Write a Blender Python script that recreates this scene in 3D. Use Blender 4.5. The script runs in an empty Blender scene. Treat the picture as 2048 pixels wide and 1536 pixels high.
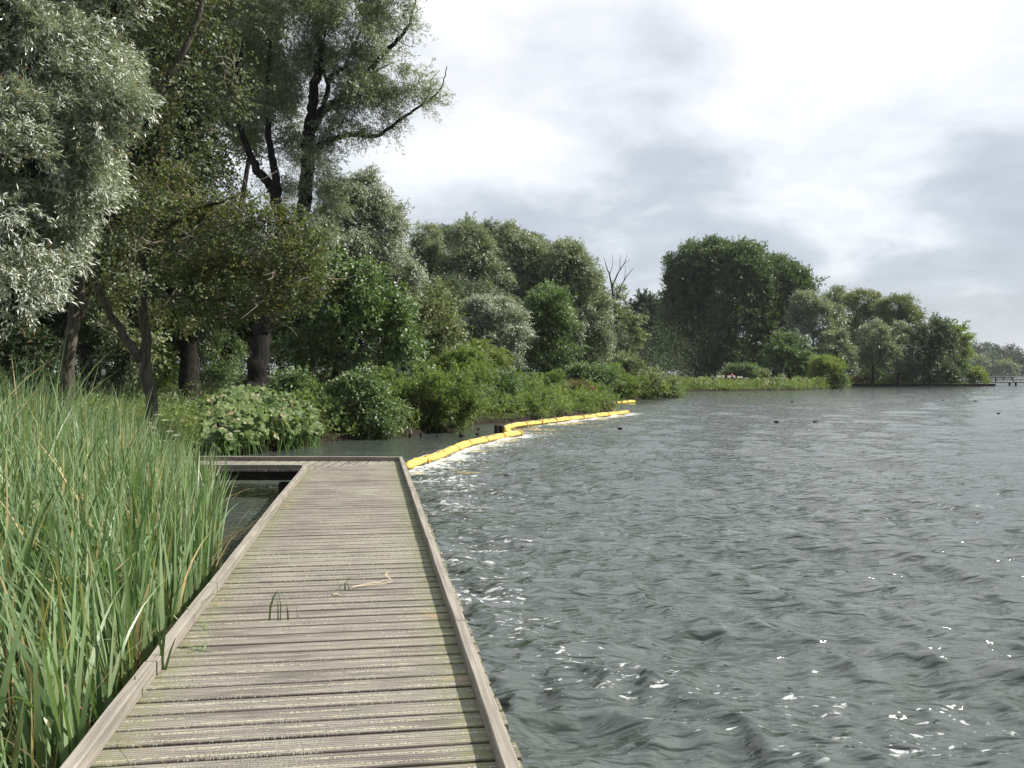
import bpy, bmesh, math, random
import numpy as np
from mathutils import Vector, Matrix

# ------------------------------------------------------------------ camera, sky, sun, exposure
SC = bpy.context.scene
COL = SC.collection
CAMZ, HOR, F = 2.05, 746.0, 1830.0          # eye height above the water, horizon row and focal length of the photograph
cam_d = bpy.data.cameras.new('camera')
cam = bpy.data.objects.new('camera', cam_d)
COL.objects.link(cam)
cam.location = (0, 0, CAMZ)
cam.rotation_euler = (math.radians(90), 0, 0)
cam_d.sensor_width = 36
cam_d.lens = 36 * F / 2048
cam_d.shift_y = -(768 - HOR) / 2048
cam_d.clip_start = 0.05
cam_d.clip_end = 6000
SC.camera = cam

SUN_EL, SUN_AZ = math.radians(44), math.radians(3)    # azimuth measured from +X towards +Y
sd = Vector((math.cos(SUN_EL) * math.cos(SUN_AZ), math.cos(SUN_EL) * math.sin(SUN_AZ), math.sin(SUN_EL)))
sun_d = bpy.data.lights.new('sun', 'SUN')
sun_d.energy = 5.0
sun_d.angle = math.radians(0.5)
sun_d.color = (1.0, 0.95, 0.86)
sun = bpy.data.objects.new('sun', sun_d)
COL.objects.link(sun)
sun.location = (30, 10, 40)
sun.rotation_euler = sd.to_track_quat('Z', 'Y').to_euler()

SC.view_settings.view_transform = 'Standard'
SC.view_settings.look = 'None'
SC.view_settings.exposure = 0.60
SC.view_settings.gamma = 1.0
SC.view_settings.use_curve_mapping = False
SC.render.engine = 'CYCLES'
SC.cycles.max_bounces = 6
SC.cycles.diffuse_bounces = 3
SC.cycles.glossy_bounces = 3
SC.cycles.transmission_bounces = 3
SC.cycles.transparent_max_bounces = 8
SC.cycles.caustics_reflective = False
SC.cycles.caustics_refractive = False
SC.cycles.sample_clamp_indirect = 4
SC.cycles.use_denoising = True
SC.cycles.denoising_prefilter = 'NONE'


def nd(nt, typ, **kw):
    n = nt.nodes.new(typ)
    for k, v in kw.items():
        if k == 'inp':
            for a, b in v.items():
                n.inputs[a].default_value = b
        else:
            setattr(n, k, v)
    return n


def mth(nt, op, a, b=None, c=None, clamp=False):
    n = nt.nodes.new('ShaderNodeMath')
    n.operation = op
    n.use_clamp = clamp
    for i, v in enumerate((a, b, c)):
        if v is None:
            continue
        if isinstance(v, (int, float)):
            n.inputs[i].default_value = v
        else:
            nt.links.new(v, n.inputs[i])
    return n.outputs[0]


def vmth(nt, op, a, b=None):
    n = nt.nodes.new('ShaderNodeVectorMath')
    n.operation = op
    for i, v in enumerate((a, b)):
        if v is None:
            continue
        if isinstance(v, (tuple, list)):
            n.inputs[i].default_value = v
        else:
            nt.links.new(v, n.inputs[i])
    return n


def mixc(nt, fac, a, b, mode='MIX'):
    n = nt.nodes.new('ShaderNodeMix')
    n.data_type = 'RGBA'
    n.blend_type = mode
    for i, v in ((0, fac), (6, a), (7, b)):
        if isinstance(v, (int, float)):
            n.inputs[i].default_value = v
        elif isinstance(v, (tuple, list)):
            n.inputs[i].default_value = tuple(v) + ((1,) if len(v) == 3 else ())
        else:
            nt.links.new(v, n.inputs[i])
    return n.outputs[2]


def smooth(nt, v, lo, hi):
    n = nt.nodes.new('ShaderNodeMapRange')
    n.interpolation_type = 'SMOOTHSTEP'
    nt.links.new(v, n.inputs[0])
    n.inputs[1].default_value = lo
    n.inputs[2].default_value = hi
    return n.outputs[0]


def noise(nt, vec, scale, detail=4, rough=0.55, dist=0.0):
    n = nd(nt, 'ShaderNodeTexNoise')
    n.inputs['Scale'].default_value = scale
    n.inputs['Detail'].default_value = detail
    n.inputs['Roughness'].default_value = rough
    n.inputs['Distortion'].default_value = dist
    if vec is not None:
        nt.links.new(vec, n.inputs['Vector'])
    return n.outputs[0]


W = bpy.data.worlds.new('World')
SC.world = W
W.use_nodes = True
wt = W.node_tree
wt.nodes.clear()
sky = nd(wt, 'ShaderNodeTexSky', sky_type='NISHITA', sun_disc=False)
sky.sun_elevation = SUN_EL
sky.sun_rotation = math.pi / 2 - SUN_AZ
bg1 = nd(wt, 'ShaderNodeBackground')
bg1.inputs[1].default_value = 0.13
wt.links.new(sky.outputs[0], bg1.inputs[0])
tc = nd(wt, 'ShaderNodeTexCoord')
dirv = tc.outputs['Generated']
sep = nd(wt, 'ShaderNodeSeparateXYZ')
wt.links.new(dirv, sep.inputs[0])
zz = mth(wt, 'MAXIMUM', sep.outputs[2], 0.0)
inv = mth(wt, 'DIVIDE', 1.0, mth(wt, 'ADD', zz, 0.42))
cmb = nd(wt, 'ShaderNodeCombineXYZ')
wt.links.new(mth(wt, 'MULTIPLY', sep.outputs[0], inv), cmb.inputs[0])
wt.links.new(mth(wt, 'MULTIPLY', sep.outputs[1], inv), cmb.inputs[1])
wt.links.new(mth(wt, 'MULTIPLY', zz, 2.0), cmb.inputs[2])
cp = cmb.outputs[0]
warp = vmth(wt, 'ADD', cp, None)
nz = nd(wt, 'ShaderNodeTexNoise')
nz.inputs['Scale'].default_value = 1.6
nz.inputs['Detail'].default_value = 3
wt.links.new(cp, nz.inputs['Vector'])
wsc = vmth(wt, 'SCALE', nz.outputs[1])
wsc.inputs[3].default_value = 0.28
wt.links.new(wsc.outputs[0], warp.inputs[1])
n1 = noise(wt, warp.outputs[0], 1.3, 3, 0.45)
n2 = noise(wt, warp.outputs[0], 3.6, 6, 0.5)
n3 = noise(wt, warp.outputs[0], 12.0, 6, 0.55)
cl = mth(wt, 'ADD', mth(wt, 'MULTIPLY', n1, 0.40), mth(wt, 'ADD', mth(wt, 'MULTIPLY', n2, 0.46), mth(wt, 'MULTIPLY', n3, 0.14)))


def lobe(px, py, size, amp):
    """brighter or darker cloud bank around one direction of the sky"""
    v = Vector(((px - 1024) / F, 1.0, (HOR - py) / F)).normalized()
    d = vmth(wt, 'DOT_PRODUCT', dirv, tuple(v))
    a = mth(wt, 'ARCCOSINE', mth(wt, 'MINIMUM', d.outputs['Value'], 1.0))
    q = mth(wt, 'DIVIDE', a, size)
    e = mth(wt, 'POWER', 2.718, mth(wt, 'MULTIPLY', mth(wt, 'MULTIPLY', q, q), -1.0))
    return mth(wt, 'MULTIPLY', e, amp)


for L in ((880, 60, 0.13, 0.10), (1180, 130, 0.15, 0.05), (1060, 340, 0.08, 0.05), (1750, 120, 0.22, 0.08), (1650, 180, 0.14, 0.06), (1330, 110, 0.06, -0.05), (1980, 330, 0.10, -0.06), (1450, 440, 0.08, -0.02),
          (1740, 440, 0.05, 0.05), (1900, 500, 0.05, 0.04), (1640, 520, 0.05, 0.02), (1980, 400, 0.07, -0.06), (1950, 650, 0.14, -0.08), (1980, 560, 0.05, 0.05), (1700, 650, 0.10, -0.05), (1250, 440, 0.12, -0.06), (1050, 100, 0.05, -0.07),
          (1880, 590, 0.10, -0.09), (1560, 440, 0.06, -0.05), (1330, 520, 0.12, -0.05), (1560, 250, 0.07, -0.05), (850, 300, 0.07, 0.04), (1300, 30, 0.07, -0.03)):
    cl = mth(wt, 'ADD', cl, lobe(*L))
ramp = nd(wt, 'ShaderNodeValToRGB')
cr = ramp.color_ramp
cr.elements[0].position = 0.33
cr.elements[0].color = (0.40, 0.435, 0.49, 1)
cr.elements[1].position = 0.66
cr.elements[1].color = (0.99, 0.985, 0.975, 1)
e = cr.elements.new(0.45)
e.color = (0.53, 0.565, 0.62, 1)
e = cr.elements.new(0.53)
e.color = (0.74, 0.77, 0.81, 1)
wt.links.new(cl, ramp.inputs[0])
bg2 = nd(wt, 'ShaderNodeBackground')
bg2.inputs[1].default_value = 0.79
# unseen half of the sky behind the viewer, dimmed to lower ambient light
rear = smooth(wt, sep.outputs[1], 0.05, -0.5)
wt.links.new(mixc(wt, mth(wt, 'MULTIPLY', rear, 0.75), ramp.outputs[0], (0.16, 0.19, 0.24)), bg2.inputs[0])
# unseen sky high ahead, brightened so the water reflects more light
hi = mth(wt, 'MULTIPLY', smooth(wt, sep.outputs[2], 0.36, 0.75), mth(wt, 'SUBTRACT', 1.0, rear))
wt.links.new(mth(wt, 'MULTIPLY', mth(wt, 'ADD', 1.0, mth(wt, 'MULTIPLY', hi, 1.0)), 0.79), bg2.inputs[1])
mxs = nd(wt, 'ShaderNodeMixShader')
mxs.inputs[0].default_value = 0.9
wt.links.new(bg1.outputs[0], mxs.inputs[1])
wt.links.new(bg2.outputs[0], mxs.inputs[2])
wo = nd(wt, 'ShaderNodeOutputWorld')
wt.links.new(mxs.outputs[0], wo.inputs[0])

# ------------------------------------------------------------------ helpers
R = np.random.default_rng(7)
random.seed(7)


def at(px, py, d):
    return np.array(((px - 1024) / F * d, d, CAMZ - (py - HOR) / F * d))


def on(px, py, z=0.0):
    d = F * (CAMZ - z) / (py - HOR)
    return np.array(((px - 1024) / F * d, d, z))


def tag(o, label=None, cat=None, group=None, kind=None):
    if label:
        o['label'] = label
    if cat:
        o['category'] = cat
    if group:
        o['group'] = group
    if kind:
        o['kind'] = kind
    return o


def empty(name, loc, rz=0.0):
    o = bpy.data.objects.new(name, None)
    o.empty_display_size = 0.2
    COL.objects.link(o)
    o.location = tuple(float(a) for a in loc)
    o.rotation_euler = (0, 0, rz)
    return o


def put(name, me, parent=None, mat=None, world=True):
    """link a mesh as one object; world=True: its vertices are in world space and the parent is only moved, never turned"""
    o = bpy.data.objects.new(name, me)
    COL.objects.link(o)
    if mat is not None:
        me.materials.append(mat)
    if parent is not None:
        o.parent = parent
        if world:
            o.location = -parent.location
            p = parent.parent
            while p is not None:
                o.location -= p.location
                p = p.parent
    return o


def np_mesh(name, V, Fc, face_attr=None, uv=None, smooth_=False, vert_attr=None):
    """V (n,3); Fc (m,k) all with the same number of corners"""
    me = bpy.data.meshes.new(name)
    V = np.ascontiguousarray(V, dtype=np.float32)
    Fc = np.ascontiguousarray(Fc, dtype=np.int32)
    m, k = Fc.shape
    me.vertices.add(len(V))
    me.vertices.foreach_set('co', V.ravel())
    me.loops.add(m * k)
    me.loops.foreach_set('vertex_index', Fc.ravel())
    me.polygons.add(m)
    me.polygons.foreach_set('loop_start', np.arange(0, m * k, k, dtype=np.int32))
    if smooth_:
        me.polygons.foreach_set('use_smooth', np.ones(m, dtype=bool))
    me.update(calc_edges=True)
    for nm, arr in (face_attr or {}).items():
        a = me.attributes.new(nm, 'FLOAT', 'FACE')
        a.data.foreach_set('value', np.ascontiguousarray(arr, dtype=np.float32))
    for nm, arr in (vert_attr or {}).items():
        a = me.attributes.new(nm, 'FLOAT', 'POINT')
        a.data.foreach_set('value', np.ascontiguousarray(arr, dtype=np.float32))
    if uv is not None:
        u = me.uv_layers.new(name='UVMap')
        u.data.foreach_set('uv', np.ascontiguousarray(uv, dtype=np.float32).ravel())
    return me


class MB:
    """collects quads and n-gons for one mesh"""

    def __init__(s):
        s.v, s.f = [], []

    def add(s, vs, fs):
        b = len(s.v)
        s.v += [tuple(float(c) for c in v) for v in vs]
        s.f += [tuple(b + i for i in f) for f in fs]

    def box(s, c, size, rz=0.0, tilt=0.0):
        c = Vector([float(a) for a in c])
        M = Matrix.Rotation(rz, 3, 'Z') @ Matrix.Rotation(tilt, 3, 'X')
        hx, hy, hz = (a / 2 for a in size)
        ch = min(hx, hy, hz) * 0.12
        vs = []
        for z, q in ((-hz, ch), (-hz + ch, 0), (hz - ch, 0), (hz, ch)):
            for x, y in ((-1, -1), (1, -1), (1, 1), (-1, 1)):
                vs.append(c + M @ Vector((x * (hx - q), y * (hy - q), z)))
        fs = [(3, 2, 1, 0), (12, 13, 14, 15)]
        for k in range(3):
            for i in range(4):
                j = (i + 1) % 4
                fs.append((k * 4 + i, k * 4 + j, k * 4 + 4 + j, k * 4 + 4 + i))
        s.add(vs, fs)

    def prism(s, poly, z0, z1):
        n = len(poly)
        vs = [(p[0], p[1], z0) for p in poly] + [(p[0], p[1], z1) for p in poly]
        fs = [tuple(range(n - 1, -1, -1)), tuple(range(n, 2 * n))]
        for i in range(n):
            j = (i + 1) % n
            fs.append((i, j, n + j, n + i))
        s.add(vs, fs)

    def tube(s, pts, rad, n=6, cap=True):
        pts = [Vector([float(a) for a in p]) for p in pts]
        if not hasattr(rad, '__len__'):
            rad = [rad] * len(pts)
        b = len(s.v)
        ref = Vector((0.31, 0.17, 0.93))
        for i, p in enumerate(pts):
            t = (pts[min(i + 1, len(pts) - 1)] - pts[max(i - 1, 0)])
            if t.length < 1e-9:
                t = Vector((0, 0, 1))
            t.normalize()
            a = t.cross(ref)
            if a.length < 0.05:
                a = t.cross(Vector((1, 0, 0)))
            a.normalize()
            c = t.cross(a)
            for k in range(n):
                w = 2 * math.pi * k / n
                s.v.append(tuple(p + (a * math.cos(w) + c * math.sin(w)) * rad[i]))
        for i in range(len(pts) - 1):
            for k in range(n):
                k2 = (k + 1) % n
                s.f.append((b + i * n + k, b + i * n + k2, b + (i + 1) * n + k2, b + (i + 1) * n + k))
        if cap:
            s.f.append(tuple(b + k for k in range(n))[::-1])
            s.f.append(tuple(b + (len(pts) - 1) * n + k for k in range(n)))

    def build(s, name, mat, parent=None, sm=False, world=True):
        me = bpy.data.meshes.new(name)
        me.from_pydata(s.v, [], s.f)
        if sm:
            me.polygons.foreach_set('use_smooth', [True] * len(me.polygons))
        me.update()
        return put(name, me, parent, mat, world)


# ------------------------------------------------------------------ materials
def new_mat(name):
    m = bpy.data.materials.new(name)
    m.use_nodes = True
    nt = m.node_tree
    nt.nodes.clear()
    out = nd(nt, 'ShaderNodeOutputMaterial')
    return m, nt, out


def simple(name, col, rough=0.7, var=0.25, scale=6.0, bump=0.0, spec=0.3, stretch=None, coord='Object'):
    m, nt, out = new_mat(name)
    p = nd(nt, 'ShaderNodeBsdfPrincipled')
    t = nd(nt, 'ShaderNodeTexCoord')
    v = t.outputs[coord]
    if stretch:
        mp = nd(nt, 'ShaderNodeMapping')
        mp.inputs['Scale'].default_value = stretch
        nt.links.new(v, mp.inputs[0])
        v = mp.outputs[0]
    n = noise(nt, v, scale, 5, 0.6)
    dark = tuple(c * (1 - var) for c in col)
    lite = tuple(min(1, c * (1 + var)) for c in col)
    c = mixc(nt, smooth(nt, n, 0.32, 0.68), dark, lite)
    nt.links.new(c, p.inputs['Base Color'])
    p.inputs['Roughness'].default_value = rough
    p.inputs['Specular IOR Level'].default_value = spec
    if bump:
        b = nd(nt, 'ShaderNodeBump')
        b.inputs['Strength'].default_value = bump
        b.inputs['Distance'].default_value = 0.02
        nt.links.new(n, b.inputs['Height'])
        nt.links.new(b.outputs[0], p.inputs['Normal'])
    nt.links.new(p.outputs[0], out.inputs[0])
    return m


def leaf_mat(name, dark, lite, back=None, transl=0.35, rough=0.45, odd=None, odd_at=0.93, gloss=0.3):
    """two-sided leaf; tint (a face attribute) shifts each leaf between two colours, a few leaves take the odd colour"""
    m, nt, out = new_mat(name)
    a = nd(nt, 'ShaderNodeAttribute', attribute_name='tint')
    c = mixc(nt, a.outputs['Fac'], dark, lite)
    if odd:
        o2 = nd(nt, 'ShaderNodeAttribute', attribute_name='odd')
        c = mixc(nt, mth(nt, 'GREATER_THAN', o2.outputs['Fac'], odd_at), c, odd)
    front = c
    if back:
        g = nd(nt, 'ShaderNodeNewGeometry')
        c = mixc(nt, g.outputs['Backfacing'], c, back)
    p = nd(nt, 'ShaderNodeBsdfPrincipled')
    p.inputs['Roughness'].default_value = rough
    p.inputs['Specular IOR Level'].default_value = gloss
    nt.links.new(c, p.inputs['Base Color'])
    tr = nd(nt, 'ShaderNodeBsdfTranslucent')
    nt.links.new(mixc(nt, 1.0, front, (1.5, 1.7, 0.7), 'MULTIPLY'), tr.inputs[0])
    mx = nd(nt, 'ShaderNodeMixShader')
    mx.inputs[0].default_value = transl
    nt.links.new(p.outputs[0], mx.inputs[1])
    nt.links.new(tr.outputs[0], mx.inputs[2])
    nt.links.new(mx.outputs[0], out.inputs[0])
    return m


M = {}
M['bark_dark'] = simple('bark_dark', (0.026, 0.024, 0.021), 0.9, 0.5, 5, 0.9, 0.1, (3, 3, 0.6))
M['bark_grey'] = simple('bark_grey', (0.085, 0.077, 0.060), 0.9, 0.45, 5, 0.8, 0.1, (3, 3, 0.8))
M['bark_dead'] = simple('bark_dead', (0.10, 0.08, 0.075), 0.9, 0.3, 4, 0.3, 0.1)
M['leaf_silver'] = leaf_mat('leaf_silver', (0.11, 0.145, 0.085), (0.24, 0.275, 0.19), (0.62, 0.65, 0.57), 0.22, 0.32, (0.30, 0.17, 0.06), 0.975, 0.55)
M['leaf_willow'] = leaf_mat('leaf_willow', (0.095, 0.125, 0.062), (0.20, 0.235, 0.13), (0.47, 0.50, 0.40), 0.28, 0.36, (0.20, 0.17, 0.05), 0.97, 0.45)
M['leaf_willow_dark'] = leaf_mat('leaf_willow_dark', (0.05, 0.072, 0.034), (0.10, 0.135, 0.062), (0.18, 0.21, 0.14), 0.22, 0.45, (0.15, 0.13, 0.04), 0.98, 0.4)
M['leaf_alder'] = leaf_mat('leaf_alder', (0.068, 0.090, 0.033), (0.15, 0.172, 0.070), None, 0.3, 0.5, (0.16, 0.095, 0.04), 0.93)
M['leaf_green'] = leaf_mat('leaf_green', (0.055, 0.098, 0.030), (0.135, 0.20, 0.065), (0.24, 0.30, 0.17), 0.3, 0.4, (0.2, 0.2, 0.04), 0.985, 0.4)
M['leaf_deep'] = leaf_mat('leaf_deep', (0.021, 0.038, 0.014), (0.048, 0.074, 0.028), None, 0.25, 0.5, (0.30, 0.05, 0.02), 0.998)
M['leaf_poplar'] = leaf_mat('leaf_poplar', (0.048, 0.082, 0.028), (0.115, 0.165, 0.058), (0.17, 0.21, 0.11), 0.25, 0.42, (0.10, 0.13, 0.04), 0.96, 0.4)
M['leaf_olive'] = leaf_mat('leaf_olive', (0.095, 0.122, 0.052), (0.20, 0.225, 0.10), (0.28, 0.30, 0.18), 0.28, 0.45, (0.15, 0.15, 0.05), 0.97, 0.35)
M['leaf_lime'] = leaf_mat('leaf_lime', (0.11, 0.155, 0.040), (0.22, 0.27, 0.080), None, 0.35, 0.45, (0.28, 0.25, 0.06), 0.95)
M['leaf_herb'] = leaf_mat('leaf_herb', (0.080, 0.128, 0.036), (0.215, 0.275, 0.085), None, 0.35, 0.45, (0.33, 0.30, 0.22), 0.975)
M['leaf_rust'] = leaf_mat('leaf_rust', (0.10, 0.095, 0.040), (0.19, 0.16, 0.075), None, 0.3, 0.55, (0.20, 0.09, 0.05), 0.8)
M['leaf_butterbur'] = leaf_mat('leaf_butterbur', (0.060, 0.105, 0.026), (0.16, 0.21, 0.070), (0.20, 0.25, 0.12), 0.3, 0.5, (0.40, 0.32, 0.22), 0.93)
M['reed'] = leaf_mat('reed', (0.055, 0.108, 0.038), (0.20, 0.285, 0.140), (0.20, 0.27, 0.14), 0.25, 0.38, (0.40, 0.31, 0.16), 0.93, 0.4)
M['grass'] = leaf_mat('grass', (0.10, 0.145, 0.042), (0.21, 0.25, 0.09), None, 0.3, 0.5, (0.26, 0.22, 0.10), 0.9)
M['petal_white'] = simple('petal_white', (0.62, 0.60, 0.48), 0.7, 0.1)
M['stem_dry'] = simple('stem_dry', (0.50, 0.40, 0.24), 0.7, 0.2)
M['stem_green'] = simple('stem_green', (0.10, 0.19, 0.05), 0.5, 0.2)
M['soil'] = simple('soil', (0.045, 0.036, 0.025), 0.95, 0.4, 3, 0.6, 0.1)
M['wood_wet'] = simple('wood_wet', (0.020, 0.016, 0.012), 0.7, 0.4, 8, 0.4, 0.3)
M['wood_far'] = simple('wood_far', (0.075, 0.062, 0.048), 0.85, 0.35, 5, 0.3, 0.1)
M['bench_wood'] = simple('bench_wood', (0.50, 0.47, 0.42), 0.8, 0.1)
M['metal_dark'] = simple('metal_dark', (0.06, 0.065, 0.07), 0.5, 0.15)
M['white_paint'] = simple('white_paint', (0.72, 0.70, 0.66), 0.6, 0.08)
M['feather_black'] = simple('feather_black', (0.016, 0.016, 0.018), 0.6, 0.2)
M['feather_white'] = simple('feather_white', (0.85, 0.85, 0.84), 0.6, 0.05)
M['bill'] = simple('bill', (0.75, 0.70, 0.62), 0.4, 0.05)
M['skin'] = simple('skin', (0.50, 0.32, 0.24), 0.6, 0.05)
M['cloth_red'] = simple('cloth_red', (0.42, 0.09, 0.11), 0.8, 0.15)
M['cloth_dark'] = simple('cloth_dark', (0.045, 0.045, 0.08), 0.8, 0.2)
M['hair'] = simple('hair', (0.06, 0.04, 0.03), 0.6, 0.2)


def timber(name, col, lich):
    """weathered grey kerb timber with cracks along the grain"""
    m, nt, out = new_mat(name)
    t = nd(nt, 'ShaderNodeUVMap')
    mp = nd(nt, 'ShaderNodeMapping')
    mp.inputs['Scale'].default_value = (1.2, 45, 1)
    nt.links.new(t.outputs[0], mp.inputs[0])
    g = noise(nt, mp.outputs[0], 1.0, 5, 0.6, 0.4)
    o = nd(nt, 'ShaderNodeTexCoord')
    big = noise(nt, o.outputs['Object'], 2.2, 4, 0.6)
    fine = noise(nt, o.outputs['Object'], 70, 3, 0.6)
    c = mixc(nt, smooth(nt, g, 0.35, 0.65), tuple(a * 0.72 for a in col), tuple(a * 1.18 for a in col))
    c = mixc(nt, mth(nt, 'MULTIPLY', smooth(nt, big, 0.45, 0.75), 0.5), c, tuple(a * 0.6 for a in col))
    c = mixc(nt, mth(nt, 'MULTIPLY', smooth(nt, fine, 0.60, 0.72), lich), c, (0.40, 0.39, 0.30))
    p = nd(nt, 'ShaderNodeBsdfPrincipled')
    p.inputs['Roughness'].default_value = 0.85
    p.inputs['Specular IOR Level'].default_value = 0.2
    nt.links.new(c, p.inputs['Base Color'])
    b = nd(nt, 'ShaderNodeBump')
    b.inputs['Strength'].default_value = 0.5
    b.inputs['Distance'].default_value = 0.004
    nt.links.new(g, b.inputs['Height'])
    nt.links.new(b.outputs[0], p.inputs['Normal'])
    nt.links.new(p.outputs[0], out.inputs[0])
    return m


M['kerb'] = timber('kerb', (0.255, 0.23, 0.195), 0.35)


def plank_mat():
    """ribbed anti-slip planks: u runs along the plank, v across it (metres); prnd is one number for each plank"""
    m, nt, out = new_mat('plank')
    uvn = nd(nt, 'ShaderNodeUVMap')
    s = nd(nt, 'ShaderNodeSeparateXYZ')
    nt.links.new(uvn.outputs[0], s.inputs[0])
    u, v = s.outputs[0], s.outputs[1]
    pr = nd(nt, 'ShaderNodeAttribute', attribute_name='prnd').outputs['Fac']
    edge = nd(nt, 'ShaderNodeAttribute', attribute_name='edge').outputs['Fac']
    # ribs
    ph = mth(nt, 'FRACT', mth(nt, 'MULTIPLY', v, 1 / 0.0225))
    rib = smooth(nt, mth(nt, 'ABSOLUTE', mth(nt, 'SUBTRACT', ph, 0.5)), 0.26, 0.44)   # 1 in the groove
    row = mth(nt, 'FLOOR', mth(nt, 'MULTIPLY', v, 1 / 0.082))
    rowp = mth(nt, 'FRACT', mth(nt, 'MULTIPLY', v, 1 / 0.082))
    strip = smooth(nt, mth(nt, 'ABSOLUTE', mth(nt, 'SUBTRACT', rowp, 0.40)), 0.17, 0.09)
    # coordinates that differ from plank to plank
    cb = nd(nt, 'ShaderNodeCombineXYZ')
    nt.links.new(mth(nt, 'ADD', u, mth(nt, 'MULTIPLY', pr, 37.0)), cb.inputs[0])
    nt.links.new(v, cb.inputs[1])
    nt.links.new(mth(nt, 'MULTIPLY', pr, 19.0), cb.inputs[2])
    mp = nd(nt, 'ShaderNodeMapping')
    mp.inputs['Scale'].default_value = (3.5, 60, 1)
    nt.links.new(cb.outputs[0], mp.inputs[0])
    grain = noise(nt, mp.outputs[0], 1.0, 5, 0.65, 0.3)
    mp2 = nd(nt, 'ShaderNodeMapping')
    mp2.inputs['Scale'].default_value = (1.6, 6.0, 1)
    nt.links.new(cb.outputs[0], mp2.inputs[0])
    blot = noise(nt, mp2.outputs[0], 1.0, 4, 0.6)
    o = nd(nt, 'ShaderNodeTexCoord')
    wide = noise(nt, o.outputs['Object'], 0.8, 4, 0.55)
    grit = noise(nt, cb.outputs[0], 95, 2, 0.5)
    speck = noise(nt, cb.outputs[0], 160, 2, 0.6)
    c = mixc(nt, smooth(nt, grain, 0.3, 0.7), (0.110, 0.098, 0.084), (0.345, 0.315, 0.270))
    c = mixc(nt, mth(nt, 'MULTIPLY', pr, 0.55), c, (0.255, 0.225, 0.183))
    c = mixc(nt, mth(nt, 'MULTIPLY', smooth(nt, blot, 0.45, 0.68), 0.75), c, (0.105, 0.088, 0.078))
    c = mixc(nt, mth(nt, 'MULTIPLY', rib, 0.75), c, (0.055, 0.045, 0.037))
    # grit strips and lichen
    gm = mth(nt, 'MULTIPLY', mth(nt, 'MULTIPLY', strip, smooth(nt, noise(nt, mp2.outputs[0], 1.7, 3, 0.5), 0.38, 0.56)), smooth(nt, mth(nt, 'ADD', grit, mth(nt, 'MULTIPLY', mth(nt, 'SUBTRACT', wide, 0.5), 0.35)), 0.44, 0.54))
    c = mixc(nt, mth(nt, 'MULTIPLY', gm, 0.8), c, (0.50, 0.455, 0.335))
    lm = smooth(nt, mth(nt, 'ADD', speck, mth(nt, 'MULTIPLY', mth(nt, 'SUBTRACT', wide, 0.5), 0.6)), 0.57, 0.67)
    c = mixc(nt, mth(nt, 'MULTIPLY', lm, 0.75), c, (0.42, 0.40, 0.32))
    # moss and crumbs along the kerbs
    em = mth(nt, 'MULTIPLY', edge, smooth(nt, noise(nt, o.outputs['Object'], 22, 5, 0.65), 0.40, 0.58))
    c = mixc(nt, mth(nt, 'MULTIPLY', em, 0.9), c, (0.17, 0.19, 0.075))
    om = mth(nt, 'MULTIPLY', edge, smooth(nt, noise(nt, o.outputs['Object'], 2.6, 4, 0.6), 0.60, 0.68))
    c = mixc(nt, mth(nt, 'MULTIPLY', om, 0.65), c, (0.40, 0.26, 0.14))
    p = nd(nt, 'ShaderNodeBsdfPrincipled')
    p.inputs['Roughness'].default_value = 0.8
    p.inputs['Specular IOR Level'].default_value = 0.25
    nt.links.new(c, p.inputs['Base Color'])
    h = mth(nt, 'ADD', mth(nt, 'MULTIPLY', rib, -1.0), mth(nt, 'ADD', mth(nt, 'MULTIPLY', grain, 0.5), mth(nt, 'ADD', gm, lm)))
    b = nd(nt, 'ShaderNodeBump')
    b.inputs['Strength'].default_value = 0.8
    b.inputs['Distance'].default_value = 0.003
    nt.links.new(h, b.inputs['Height'])
    nt.links.new(b.outputs[0], p.inputs['Normal'])
    nt.links.new(p.outputs[0], out.inputs[0])
    return m


M['plank'] = plank_mat()


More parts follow.
